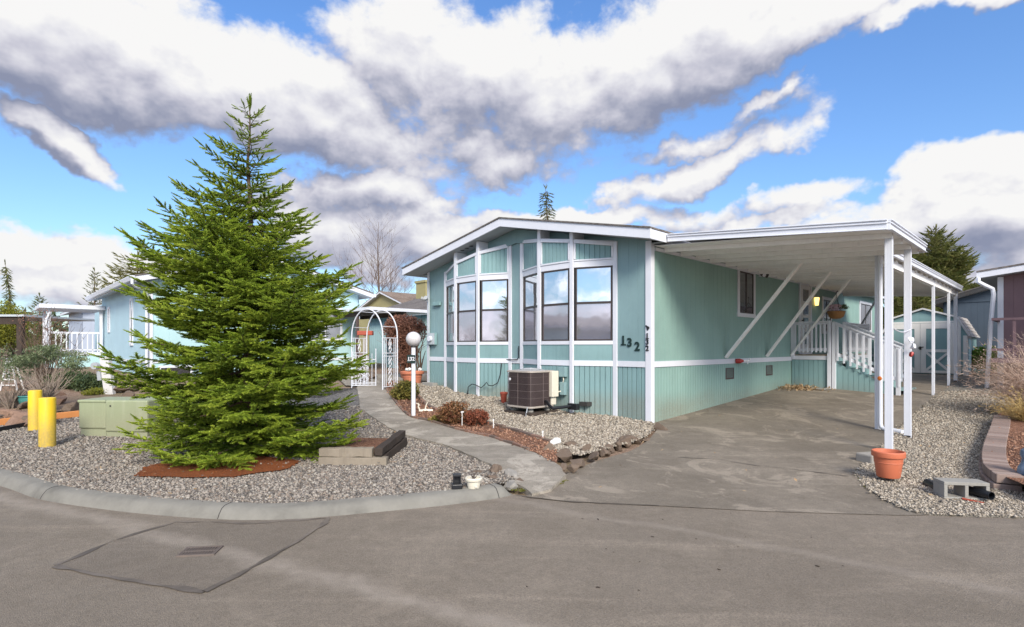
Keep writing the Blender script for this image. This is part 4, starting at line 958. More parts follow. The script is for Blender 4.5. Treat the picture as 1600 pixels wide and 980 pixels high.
def conifer(root, Ht, rad, z0=.2, levels=34, per=7, seed=1, mats=('spruce',), tw=.10, step=.045, rise=lambda f: .35, droop=.28, needles=14, trunk_r=.09, lean=(0, 0), sec=.42, bark='bark', dens=1.):
    r = np.random.default_rng(seed); tm = MB(); P, D, U, S, Tp = [], [], [], [], []
    axis = lambda z: np.array([lean[0]*(z/Ht)**2, lean[1]*(z/Ht)**2, z])
    tm.tube([axis(Ht*i/12)+np.array([.02*math.sin(i*1.7), .02*math.cos(i*2.3), 0])*(i < 12) for i in range(13)], [trunk_r*(1-.93*i/12) for i in range(13)], 9)
    for li in range(levels):
        f0 = li/levels; z = z0+(Ht-z0)*(f0**.93)
        m = per if f0 < .7 else max(5, int(per*(.5+(1-f0)*1.6)))
        ph = r.uniform(0, 6.28)
        for k in range(m):
            zz = z+r.uniform(-.25, .25)*(Ht-z0)/levels; f = min(.999, zz/Ht); th = ph+k*6.283/m+r.uniform(-.35, .35)
            B = rad(zz, th)*r.uniform(.6, 1.06)
            if B < .04: continue
            el = rise(f)+r.uniform(-.12, .12); h = np.array([math.cos(th), math.sin(th), 0]); o = axis(zz); n = max(4, int(B/.07)); pts = []
            for i in range(n+1):
                s = i/n; bend = -droop*B*s*(1-s)*1.6*(1-f) + .10*B*s**3
                sw_ = np.array([-h[1], h[0], 0])*.06*B*math.sin(s*4+k)
                pts.append(o+h*B*s*math.cos(el)+np.array([0, 0, B*s*math.sin(el)+bend])+sw_)
            pts = np.array(pts); tm.tube(pts, [max(.003, .022*B/1.6*(1-i/n)+.003) for i in range(n+1)], 4, cap=False)
            L = np.linalg.norm(np.diff(pts, axis=0), axis=1).sum(); s = .10*B if B > .5 else .02; s = max(s, .12*B)
            stp = step*1.15/dens; tws = tw*min(1, max(.58, .5+B*.5)) if tw < .2 else tw
            while s < L:
                q = s/L*n; i = min(n-1, int(q)); p = pts[i]+(pts[i+1]-pts[i])*(q-i); d = pts[i+1]-pts[i]; d /= np.linalg.norm(d)
                sd_ = np.cross([0, 0, 1], d); sd_ /= np.linalg.norm(sd_)+1e-9
                for sg in (-1, 1):
                    sl_ = min(sec*B, (L-s)*.75+tw*.8)*r.uniform(.55, 1.1)
                    an = R(r.uniform(42, 62)); dd = d*math.cos(an)+sd_*sg*math.sin(an)+np.array([0, 0, r.uniform(-.22, .16)]); dd /= np.linalg.norm(dd)
                    if sl_ < tw*1.6:
                        P.append(p); D.append(dd); U.append([r.normal(0, .3), r.normal(0, .3), 1]); S.append(max(tws*.8, min(sl_, tws*1.5))); Tp.append(s/L)
                    else:
                        u = .0
                        while u < sl_:
                            c = p+dd*u+np.array([0, 0, -.10*u*u])
                            s2 = np.cross([0, 0, 1], dd)
                            for g2 in (-1, 1):
                                an2 = R(r.uniform(35, 60)); d2 = dd*math.cos(an2)+s2*g2*math.sin(an2)+np.array([0, 0, r.uniform(-.35, .3)])
                                P.append(c); D.append(d2); U.append([r.normal(0, .3), r.normal(0, .3), 1]); S.append(tws*r.uniform(.7, 1.15)*(1-.35*u/sl_)); Tp.append(s/L*.5+.5*u/sl_)
                            u += step*r.uniform(.85, 1.2)/dens
                        P.append(p+dd*sl_*.92+np.array([0, 0, -.1*sl_*sl_])); D.append(dd+np.array([0, 0, .1])); U.append([0, .1, 1]); S.append(tws*1.1); Tp.append(1)
                s += stp*r.uniform(.85, 1.2)*(1 if B > .6 else .8)
            for e in range(2): P.append(pts[-1]-(pts[-1]-pts[-2])*e*.6); D.append(pts[-1]-pts[-2]+r.normal(0, .01, 3)); U.append([0, .1, 1]); S.append(tws*1.15); Tp.append(1)
    for e in range(4): P.append(axis(Ht-.03*e)); D.append(np.array([r.normal(0,.2), r.normal(0,.2), 1])); U.append([1, 0, 0]); S.append(tw*1.2); Tp.append(.5)
    P, D, U, S, Tp = map(lambda a: np.array(a, float), (P, D, U, S, Tp))
    pr = [twig_proto(needles, q) for q in range(3)]; sel = r.integers(0, 3, len(P)); VV, MM = [], []
    for q in range(3):
        k = sel == q
        if not k.any(): continue
        VV.append(stack(pr[q], P[k], D[k], U[k], S[k])); nt = len(pr[q])//3
        tipm = ((Tp[k] > .55) & (r.random(k.sum()) < .75)).astype(int) if len(mats) > 1 else np.zeros(k.sum(), int)
        MM.append(np.repeat(tipm, nt))
    V = np.concatenate(VV); Fc = np.arange(len(V)).reshape(-1, 3)
    tm.build('trunk', M[bark], root, smooth=True, fix=False)
    np_mesh('crown', V, Fc, [M[q] for q in mats], root, np.concatenate(MM))
    return len(P)

def leafcloud(name, c, rad, n, size, mat, parent=None, seed=1, clump=9, shell=.55, elong=2., zmin=None, up=.0, spread=.26):
    """many small leaf faces gathered in clumps through a volume"""
    r = np.random.default_rng(seed); rad = np.array(rad, float)
    q = r.normal(size=(clump, 3)); q /= np.linalg.norm(q, axis=1, keepdims=True); q *= r.uniform(.35, .85, (clump, 1))
    cs = q[r.integers(0, clump, n)]+r.normal(0, spread, (n, 3))
    ln = np.linalg.norm(cs, axis=1, keepdims=True); cs = np.where(ln > 1.08, cs/ln*r.uniform(.8, 1.08, (n, 1)), cs)
    P = cs*rad+np.array(c)
    if zmin is not None: P[:, 2] = np.maximum(P[:, 2], zmin+r.uniform(0, size, n))
    d = r.normal(size=(n, 3))+np.array([0, 0, up]); d /= np.linalg.norm(d, axis=1, keepdims=True)
    e = np.cross(d, r.normal(size=(n, 3))); e /= np.linalg.norm(e, axis=1, keepdims=True)
    s = (size*r.uniform(.6, 1.3, n))[:, None]
    A = P-d*s*elong/2; B = P+e*s/2; C_ = P+d*s*elong/2; D_ = P-e*s/2
    V = np.stack([A, B, C_, D_], 1).reshape(-1, 3); return np_mesh(name, V, np.arange(4*n).reshape(-1, 4), mat, parent)
def twigs(mb, base, h, spread, n, r0=.008, seed=1, seg=5, sub=3, curl=.3):
    r = random.Random(seed)
    for i in range(n):
        a = r.uniform(0, 6.28); L = h*r.uniform(.6, 1.1); sp = spread*r.uniform(.2, 1.)
        p = Vector(base)+Vector((math.cos(a), math.sin(a), 0))*spread*.12*r.random(); pts = [p.copy()]; d = Vector((math.cos(a)*sp/h, math.sin(a)*sp/h, 1)).normalized()
        for k in range(seg):
            d = (d+Vector((r.gauss(0, .12), r.gauss(0, .12), r.gauss(0, .06)+curl*.1))).normalized(); p = p+d*L/seg; pts.append(p.copy())
        mb.tube(pts, [r0*(1-.8*k/seg) for k in range(seg+1)], 4, False)
        for s_ in range(sub):
            k = r.randint(1, seg-1); q = pts[k]; dd = (d+Vector((r.gauss(0, .7), r.gauss(0, .7), r.gauss(.2, .3)))).normalized(); l2 = L*.35*r.random()+.05
            mb.tube([q, q+dd*l2*.5, q+dd*l2+Vector((0, 0, .05*l2))], [r0*.55, r0*.4, r0*.2], 3, False)
    return mb
def bare_tree(root, Ht, seed, r0=.12, n0=16, spread=.32, mat='bark_pale', up=.55, depth=3):
    r = random.Random(seed); tr = MB(); br = MB(); pts = [Vector((0.03*Ht*math.sin(i*.6)*.3, 0, Ht*i/10)) for i in range(11)]
    tr.tube(pts, [r0*(1-.9*i/10) for i in range(11)], 8); tr.build('trunk', M[mat], root, smooth=True)
    def grow(p, d, L, rr, dep):
        seg = 4; q = p.copy(); P = [q.copy()]
        for k in range(seg):
            d = (d+Vector((r.gauss(0, .10), r.gauss(0, .10), .06))).normalized(); q = q+d*L/seg; P.append(q.copy())
        br.tube(P, [rr*(1-.7*k/seg) for k in range(seg+1)], 3, False)
        if dep:
            for k in range(5 if dep > 1 else 4):
                j = r.randint(1, seg); dd = (d+Vector((r.gauss(0, .5), r.gauss(0, .5), r.gauss(.15, .2)))).normalized(); grow(P[j], dd, L*r.uniform(.35, .6), rr*.5, dep-1)
    for i in range(n0):
        f = .22+.75*i/n0; a = i*2.4; L = Ht*spread*(1-.75*f)*r.uniform(.8, 1.2)
        p = Vector((0, 0, Ht*f)); d = Vector((math.cos(a), math.sin(a), up*1.6)).normalized(); grow(p, d, L*1.25, r0*.35*(1.1-f), depth-1)
    br.build('branches', M[mat], root, fix=False)

# ------------------------------------------------------------------ the big spruce
#TREE0
g = G(388, 712, 0, HL)
tree = empty('spruce_tree', (g.x, g.y, g.z-.02), 0, 'tall bright green spruce in the gravel bed at the street corner', 'tree')
def srad(z, th):
    base = np.interp(z, [0, .4, 1.2, 2.1, 2.75, 3.3, 3.9, 4.4, 4.75, 5.0], [1.42, 1.52, 1.54, 1.48, 1.18, .82, .48, .30, .18, .06])
    c = math.cos(th); k = 1-(.16 if z > 2.4 else -.04)*c
    return base*k*(1+.10*math.sin(3*th+z*2.1))
nn = conifer(tree, 4.88, srad, .14, 26, 9, 15, ('spruce', 'spruce_tip'), tw=.155, step=.072, rise=lambda f: -.16+.62*f, droop=.26, needles=26, trunk_r=.085, lean=(.02, 0), sec=.36)
print('twigs', nn)
#TREE1
# rust litter under it
ml = wobble(densify([(g.x+.88*math.cos(t)+.02, g.y-.75+.62*math.sin(t)) for t in np.linspace(0, 6.283, 30)[:-1]], .1), .20, 2.2)
ml = [(x, max(y, 5.62)) for x, y in ml]
sheet('needle_litter', ml, M['needle_bed'], .022, HL, 'stuff')
stones('litter_chips', ml, (g.x-2, g.x+2, 5.4, 8), 1500, .010, M['needle_bed'], .014, hmin=.095)

# ------------------------------------------------------------------ foreground left
def bollard(px, py, h, r, label):
    q = G(px, py, 0, HL); e = MB(); e.mat(0).lathe([(0,h+.0),(r*.8,h),(r*.96,h-.006),(r,h-.02),(r,0),(r,-.1)], 32)
    o = e.build('bollard', M['yellow'], smooth=True, angle=50); o.location = q
    return tag(o, label, 'bollard', 'yellow bollards by the utility box')
bollard(55, 672, .70, .098, 'yellow round bollard, the farther one, beside the orange lumber'); bollard(74, 698, .74, .105, 'yellow round bollard, the nearer one, on mossy gravel')
q = G(124, 682, 0, HL); ub = empty('utility_box', (q.x, q.y, q.z-.02), R(-4), 'faded green two-part utility cabinet with streaked paint beside the yellow bollards', 'utility box')
mb = MB(); mb.box(0.0,.45,.02,.56,.0,.14); mb.box(.47,1.18,.0,.6,.0,.10); mb.build('base', M['green_box'], ub, bevel=.01)
mb = MB(); mb.box(-.02,.46,-.0,.58,.142,.61); mb.build('cabinet', M['green_box'], ub, bevel=.03)
mb = MB(); mb.box(.464,1.20,-.02,.62,.102,.625); mb.build('cabinet', M['green_box'], ub, bevel=.025)
mb = MB(); mb.box(-.03,.458,-.012,.60,.58,.625); mb.build('lid', M['green_box'], ub, bevel=.014)
mb = MB(); mb.lathe([(0,.01),(.012,.01),(.016,0)], 10); o = mb.build('latch', M['iron'], ub); o.rotation_euler = (R(90),0,0); o.location = (.56,-.02,.53)

# timber planter beside the spruce
a = G(603, 726, 0, HL); tp = empty('timber_planter', (a.x, a.y, a.z-.01), R(2), 'raised bed edge of stacked old landscape timbers right of the spruce', 'planter')
def timber(p, q, w, h, nm, mat): 
    mb = MB(); p, q = Vector(p), Vector(q); n = 8; rr = random.Random(nm+str(p)); 
    d = (q-p).normalized(); s = d.cross(Vector((0,0,1))).normalized()
    prev = None
    for i in range(n+1):
        c = p+(q-p)*i/n; j = lambda: rr.uniform(-.006, .006)
        ring = [c+s*(-w/2+j())+Vector((0,0,-h/2+j()))*1, c+s*(w/2+j())+Vector((0,0,-h/2+j())), c+s*(w/2+j())+Vector((0,0,h/2+j())), c+s*(-w/2+j())+Vector((0,0,h/2+j()))]
        b = len(mb.v); mb.v += [tuple(v) for v in ring]
        if i: 
            for k in range(4): mb.f.append((b-4+k, b-4+(k+1)%4, b+(k+1)%4, b+k)); mb.m.append(0)
        if i in (0, n): mb.f.append((b, b+1, b+2, b+3)); mb.m.append(0)
    return mb.build(nm, M[mat], tp, bevel=.006)
timber((-.85,.05,.05), (0.02,.0,.05), .12, .115, 'timber', 'wood_old'); timber((-.85,.07,.165), (-.17,.035,.165), .11, .11, 'timber', 'wood_old')
timber((-.09,-.02,.175), (-.0,1.25,.21), .10, .10, 'timber', 'wood_dark'); timber((-.07,.1,.06), (.02,1.3,.09), .10, .11, 'timber', 'wood_dark')
pb_ = [(a.x-.85,a.y+.1),(a.x-.1,a.y+.05),(a.x-.04,a.y+1.2),(a.x-.85,a.y+1.3)]
sheet('bark_bed', densify(pb_, .2), M['bark_mulch'], .13, HL, 'structure')

# little lantern and plant pot on the kerb
q = G(714, 763, 0, lambda y: .106); ln_ = empty('solar_lantern', q, R(10), 'small black solar lantern standing on the kerb end', 'lantern')
mb = MB(); mb.prism([(-.055,-.05),(.055,-.05),(.055,.05),(-.055,.05)], 'z', 0, .05); mb.build('base', M['black'], ln_, bevel=.008)
mb = MB(); 
for sx in (-1, 1):
    for sy in (-1, 1): mb.box(sx*.035-.005,sx*.035+.005,sy*.03-.005,sy*.03+.005,.05,.13)
mb.box(-.045,.045,-.04,.04,.13,.15); mb.box(-.04,.04,.028,.034,.05,.13); mb.build('frame', M['black'], ln_, bevel=.002)
q = G(740, 762, 0, lambda y: .106); pt = empty('plant_pot', q, 0, 'small cream flower pot with withered plant on the kerb end', 'plant pot')
mb = MB(); mb.lathe([(0,.0),(.062,0),(.07,.03),(.074,.07),(.07,.075),(.09,.08),(.094,.10),(.086,.112),(.07,.11),(.066,.085),(0,.085)], 28); mb.box(.02,.045,-.082,-.068,.02,.035); mb.build('pot', M['cream'], pt, smooth=True)
mb = twigs(MB(), (0,0,.08), .08, .06, 9, .004, 3); mb.build('stems', M['rust'], pt, fix=False)

# edging and rocks
rk = [(768,752,.17,.13,.08),(784,757,.13,.11,.07),(752,744,.13,.10,.09),(800,762,.14,.12,.07),(776,742,.15,.10,.10),(796,748,.16,.12,.10),(812,757,.12,.10,.07)]
for i, (x, y, a_, b_, c_) in enumerate(rk):
    q = G(x, y, 0, H); mb = MB(); mb.rock((0,0,c_*.3), (a_, b_, c_), 40+i); o = mb.build('rock', M['concrete_old'] if i % 2 else M['rock'], smooth=False); o.location = (q.x, q.y, q.z)
    tag(o, 'lichened grey-brown rock in the little heap where the walkway meets the kerb', 'rock', 'rocks at the end of the kerb')
rk2 = [(857,706,.20,.15,.13,'r'),(872,698,.11,.08,.08,'w'),(884,716,.19,.14,.14,'r'),(903,726,.16,.12,.11,'r'),(893,700,.17,.12,.10,'r'),(915,708,.16,.12,.11,'r'),(929,716,.15,.12,.10,'r'),(941,707,.14,.12,.10,'r'),(953,703,.13,.11,.10,'r'),(965,699,.16,.13,.12,'r'),(979,695,.17,.13,.13,'r'),(990,690,.18,.12,.11,'r'),(898,734,.10,.08,.07,'r'),(880,731,.08,.08,.05,'r'),(1010,688,.09,.07,.05,'r'),(1029,672,.17,.05,.15,'r')]
for i, (x, y, a_, b_, c_, t_) in enumerate(rk2):
    q = G(x, y, 0, HL); mb = MB(); mb.rock((0,0,c_*.25), (a_*.9, b_*.9, c_*.82), 70+i); o = mb.build('rock', M['whiterock'] if t_ == 'w' else M['rock']); o.location = (q.x, q.y, q.z)
    if t_ == 'w': o.location.z += .05; tag(o, 'angular white quartz rock lying on the brown rocks beside the walkway', 'rock')
    elif i == 15: tag(o, 'thin grey stone slab leaning at the front corner of the teal home', 'rock')
    else: tag(o, 'brown rubble rock in the row between tan gravel and driveway', 'rock', 'rocks edging the gravel by the driveway')
def edging(name, px, label, w=.07, h=.06, seg=.16, seed=2):
    L = densify(smooth_line([tuple(p) for p in outline(px, HL)], 4), seg, False); mb = MB(); rr = random.Random(seed)
    for a_, b_ in zip(L[:-1], L[1:]):
        A_, B_ = np.array(a_), np.array(b_); d = (B_-A_); l = np.linalg.norm(d)
        if l < .04: continue
        z = HL((a_[1]+b_[1])/2)+.035; m_ = (A_+B_)/2
        mb.cbox((m_[0], m_[1], z+rr.uniform(-.008, .01)), (l*.95, w*rr.uniform(.85, 1.1), h), math.atan2(d[1], d[0])+rr.uniform(-.05, .05), (rr.uniform(-.06, .06), rr.uniform(-.05, .05)))
    o = mb.build(name, M['brick'], bevel=.006); return tag(o, label, 'edging')
M['brick'] = stonemat('edging_brick', [(0,(.20,.11,.08)),(.25,(.15,.10,.075)),(.5,(.24,.14,.10)),(.75,(.12,.085,.07))], .9)
edging('brick_edging', PR[:8], 'low brown brick edging running along the right side of the walkway', .05, .05)
edging('brick_edging', edge_in[1:], 'reddish brick edging between the bark strip and the tan gravel', .07, .07, .2, 5)

# lamp post with the house number
q = G(646, 652, 0, HL); lp = empty('lamp_post', (q.x, q.y, q.z), 0, 'white globe lamp on a short white post with number plate beside the walkway', 'lamp post')
s = q.y/F; hgt = (652-543)*s
mb = MB(); mb.lathe([(0,-.2),(.042,-.2),(.042,hgt),(0,hgt)], 20); mb.build('post', M['white'], lp, smooth=True)
mb = MB(); mb.lathe([(0,hgt-.0),(.05,hgt),(.055,hgt+.02),(.05,hgt+.035),(0,hgt+.035)], 20); mb.build('collar', M['iron'], lp, smooth=True)
mb = MB(); rg_ = 11.5*s; mb.lathe([(rg_*math.cos(t), hgt+.02+rg_+rg_*math.sin(t)) for t in np.linspace(-1.3, 1.5708, 20)], 32); mb.build('globe', M['globe'], lp, smooth=True, angle=80)
zc = EYE+(542-561)*s-q.z; mb = MB(); mb.box(-.115,.045,-.062,-.045,zc-.08,zc+.08); sg = mb.build('number_plate', M['digits'], lp, bevel=.003)
for i, ch in enumerate('132'):
    o = numeral(ch, (-.082+.047*i, -.066, zc), .10, 0, sg, 'white', name='numeral', bold=.004)
# plants of the bark strip
def shrub(name, px, py, rx, ry, rz, label, mat, n, size, seed, stems='bark', cat='shrub', elong=1.8, grp=None, cl=26):
    q = G(px, py, 0, HL); e = empty(name, (q.x, q.y, q.z), 0, label, cat, grp)
    mb = twigs(MB(), (0, 0, 0), rz*1.6, rx*.9, 22, .008, seed); mb.build('stems', M[stems], e, fix=False)
    leafcloud('foliage', (0, 0, rz*.95), (rx, ry, rz), n, size, M[mat], e, seed, cl, elong=elong, zmin=.02, spread=.26); return e
shrub('shrub', 632, 626, .34, .3, .24, 'round golden-green shrub behind the globe lamp post', 'shrub', 3600, .030, 4)
shrub('shrub', 714, 664, .36, .28, .22, 'larger red-brown shrub in the bark strip beside the walkway', 'redshrub', 3400, .027, 5)
shrub('shrub', 745, 668, .22, .2, .17, 'smaller rust-red shrub at the right of the red-brown shrub', 'rust_leaf', 1700, .026, 6) if 'rust_leaf' in M else None
shrub('ground_plant', 690, 660, .25, .15, .07, 'low dark ground plant at the foot of the red-brown shrub', 'shrub', 1300, .016, 7, cat='plant')
# stakes and white deer-like wire ornament
for (x, y, h) in ((771, 672, .16), (848, 690, .14)):
    q = G(x, y, 0, HL); mb = MB(); mb.box(-.008,.008,-.004,.004,0,h); mb.box(-.014,.014,-.005,.005,h,h+.03); o = mb.build('plant_stake', M['white_old']); o.location = q
    tag(o, 'short white plant label stake '+('nearer the red shrub' if x < 800 else 'beside the white quartz rock')+' in the bark strip', 'plant stake')
q = G(722, 668, 0, HL); mb = MB(); mb.tube([(0,0,.0),(0,0,.27)], .010, 8); mb.tube([(-.02,0,.27),(.03,0,.28)], .016, 8); mb.cbox((-.02,.02,.012), (.2,.05,.02), .3); mb.cbox((.12,.06,.012), (.2,.04,.02), .1); o = mb.build('solar_stake', M['white_old']); o.location = q
tag(o, 'white stake light with flat cross foot in front of the red-brown shrub', 'garden light')
q = G(664, 645, 0, HL); mb = MB(); mb.tube([(-.12,0,.03),(0,0,.035),(.16,.02,.04)], [.03,.045,.03], 8); mb.tube([(-.10,0,.04),(-.14,0,.13),(-.13,0,.2)], [.02,.014,.01], 6); mb.tube([(.0,0,.04),(.02,0,.14),(.05,0,.22)], [.02,.012,.01], 6); mb.tube([(-.1,0,.15),(-.18,0,.2)], .009, 6)
o = mb.build('garden_ornament', M['cream'], smooth=True); o.location = q; tag(o, 'low white antler-shaped garden ornament beside the lamp post foot', 'ornament')

# ------------------------------------------------------------------ condenser
ac = empty('air_conditioner', (*loc2w(-2.28, -.86).xy, H(loc2w(-2.28, -.86).y)+.05), TH, 'brown louvred central air conditioner on a skid in front of the teal skirting', 'air conditioner')
hw = .36; cr = .11
def rrect(h, c, n=5):
    out = []
    for qx, qy, a0 in ((1,1,0),(-1,1,90),(-1,-1,180),(1,-1,270)):
        for k in range(n+1):
            t = R(a0+90*k/n); out.append((qx*(h-c)+c*math.cos(t), qy*(h-c)+c*math.sin(t)))
    return out
mb = MB(); mb.prism([(-.42,-.42),(.42,-.42),(.42,.42),(-.42,.42)], 'z', -.06, .02); mb.build('pad', M['wood_dark'], ac, bevel=.01)
mb = MB()
for x in (-.24, .24):
    for y in (-.24, .24): mb.tube([(x,y,.02),(x,y,.10)], [.06,.045], 10)
mb.build('foot', M['block'], ac)
mb = MB(); mb.prism(rrect(hw+.012, cr), 'z', .10, .135); mb.build('base_pan', M['tan_metal'], ac, bevel=.004)
mb = MB(); z = .137; 
mb.prism(rrect(hw-.02, cr), 'z', .136, .80)
for k in range(31):
    zz = .145+k*.0208; mb.prism(rrect(hw-.004, cr), 'z', zz, zz+.007)
mb.build('grille', M['rust'], ac)
mb = MB()
for zz in (.29, .43, .57, .71): mb.prism(rrect(hw+.0005, cr), 'z', zz, zz+.0035)
for t in (.0,.25,.5,.75): 
    pass
for (x, y) in ((-hw, 0),(0,-hw),(hw,0),(hw-.03,-hw+.03),(-hw+.035,-hw+.035)): mb.box(x-.003,x+.003,y-.003,y+.003,.13,.80)
mb.build('wire_guard', M['rust_lt'], ac)
mb = MB(); mb.prism(rrect(hw+.012, cr), 'z', .80, .835); mb.build('top_pan', M['tan_metal'], ac, bevel=.006)
mb = MB()
for r_ in (.06,.11,.16,.21,.26,.30): mb.tube([(r_*math.cos(t), r_*math.sin(t), .875-.04*(r_/.3)**3) for t in np.linspace(0, 6.283, 33)], .005, 4)
for k in range(8): t = k*math.pi/4; mb.tube([(0,0,.875),(.15*math.cos(t),.15*math.sin(t),.872),(.30*math.cos(t),.30*math.sin(t),.837)], .005, 4)
mb.lathe([(0,.885),(.05,.885),(.055,.86),(0,.86)], 14); mb.build('fan_guard', M['grey_metal'], ac)
mb = MB(); mb.box(hw-.10,hw+.07,hw-.17,hw+.03,.30,.825); mb.box(hw-.08,hw+.02,hw-.13,hw+.015,.135,.299); mb.build('service_panel', M['cream'], ac, bevel=.008)
mb = MB(); 
for (x, y) in ((-hw-.006,-hw*.42),(hw-.06,-hw-.02)): mb.tube([(x,y-.01,.13),(x-.015,y-.04,-.05)], .012, 6)
mb.build('strap', M['grey_metal'], ac)
mb = MB(); mb.lathe([(0,.008),(.025,.006),(.03,0)], 16); o = mb.build('badge', M['white'], ac); o.location = (-hw*.62, -hw-.004, .66); o.rotation_euler = (R(90),0,0)
mb = MB(); mb.tube([(hw+.0,.06,.22),(hw+.10,.02,.21),(hw+.22,-.06,.16),(hw+.34,-.1,.12),(hw+.42,.08,.13),(hw+.46,.3,.14)], [.028,.03,.032,.034,.032,.03], 10); mb.box(hw+.38,hw+.60,.30,.40,.07,.19); mb.build('line_set', M['black'], ac, smooth=True)
def flowerpot(px, py, r, h, label, mat='terracotta', soil=True, nm='plant_pot', loc=None):
    q = loc or G(px, py, 0, HL); e = empty(nm, q, 0, label, 'plant pot')
    mb = MB(); mb.lathe([(0,0),(r*.66,0),(r*.70,.01),(r*.86,h*.70),(r*.87,h*.78),(r*.985,h*.79),(r,h*.82),(r,h*.97),(r*.96,h),(r*.90,h),(r*.88,h*.95),(r*.82,h*.6)], 36); mb.lathe([(r*.835,h*.55),(r*.855,h*.57),(r*.845,h*.60)], 36)
    mb.build('pot', M[mat], e, smooth=True, angle=35)
    mb = MB(); mb.lathe([(0,h*.62),(r*.84,h*.62)], 24); mb.build('soil', M['soil'], e); return e
qq = loc2w(-3.40, -.55); flowerpot(0, 0, .085, .24, 'small red plant pot at the left of the air conditioner', 'red_clay', loc=Vector((qq.x, qq.y, H(qq.y)+.04)))
flowerpot(1388, 745, .168, .30, 'orange terracotta pot at the foot of the front carport post', 'terra_plastic')
mb = MB(); mb.cbox((0,0,.05), (.42,.24,.14), .3); o = mb.build('concrete_footing', M['concrete_old'], bevel=.02); o.location = G(1368, 722); tag(o, 'flat concrete footing slab behind the orange terracotta pot', 'footing')
mb = MB(); mb.cbox((0,0,.05), (.5,.16,.12), TH); o = mb.build('concrete_block', M['block'], bevel=.01); q = loc2w(-6.7,-.2); o.location = (q.x, q.y, H(q.y)+.02); tag(o, 'pale concrete block at the left foot of the teal home facade', 'block')

# ------------------------------------------------------------------ garden arch
q = G(598, 611, 0, HL); AR = R(-30.5)
arch = empty('garden_arch', (q.x, q.y, q.z), AR, 'white wrought iron garden arch with scrollwork sides standing over the walkway', 'arch')
SP, DP, HT = 1.13, .55, 2.15
def arcpts(y): return [(0, y, -.05), (0, y, HT-.75)]+[(-SP/2+SP/2*math.cos(t), y, HT-.72+.72*math.sin(t)) for t in np.linspace(0, math.pi, 18)]+[(-SP, y, HT-.75), (-SP, y, -.05)]
for y in (0, DP):
    mb = MB(); mb.tube(arcpts(y), .017, 8); mb.build('hoop', M['white'], arch, smooth=True)
def scroll_panel(mb, p0, ux, L, z0, z1, n):
    P = lambda s, z: (p0[0]+ux[0]*s, p0[1]+ux[1]*s, z)
    for i in range(n):
        z = z0+(z1-z0)*(i+.5)/n; hh = (z1-z0)/n/2
        for sg in (-1, 1):
            mb.tube([P(L/2+sg*(L*.22)*math.sin(t)*(1-t/11), z-hh+2*hh*t/6.) for t in np.linspace(0, 6.0, 12)], .0075, 4)
            mb.tube([P(L/2+sg*L*(.14+.09*math.cos(t)), z+hh*.55*math.sin(t)) for t in np.linspace(0, 5.2, 9)], .007, 4)
for x in (0, -SP):
    mb = MB()
    for z in (.10, .90, .98, 1.38): mb.tube([(x,0,z),(x,DP,z)], .011, 6)
    for y in (.07, .13, DP-.13, DP-.07): mb.tube([(x,y,.10),(x,y,1.38)], .008, 5)
    scroll_panel(mb, (x,.12), (0,1), DP-.24, .12, .90, 3); scroll_panel(mb, (x,.15), (0,1), DP-.30, 1.0, 1.36, 1)
    mb.build('side_panel', M['white'], arch)
mb = MB()
for t in (.35, 1.1, 2.0, 2.8): mb.tube([(-SP/2+SP/2*math.cos(t), 0, HT-.72+.72*math.sin(t)), (-SP/2+SP/2*math.cos(t), DP, HT-.72+.72*math.sin(t))], .008, 5)
mb.build('crossbar', M['white'], arch)
g0 = Vector((-SP+.04, -.02, 0)); gd = Vector((.62, .72, 0)).normalized(); mb = MB()
gp0 = (g0.x, g0.y); gu = (gd.x, gd.y); gl = .62
E = lambda s, z: (gp0[0]+gu[0]*s, gp0[1]+gu[1]*s, z)
mb.tube([E(0,.08), E(0,1.02)], .014, 6); mb.tube([E(gl,.08), E(gl,1.10)], .014, 6)
for z in (.10, .16, .80): mb.tube([E(0,z), E(gl,z)], .011, 6)
for k in range(1, 6): mb.tube([E(gl*k/6,.10), E(gl*k/6,.82+.22*abs(k-3)/3)], .008, 5)
scroll_panel(mb, gp0, gu, gl, .2, .80, 2); mb.build('gate', M['white'], arch)
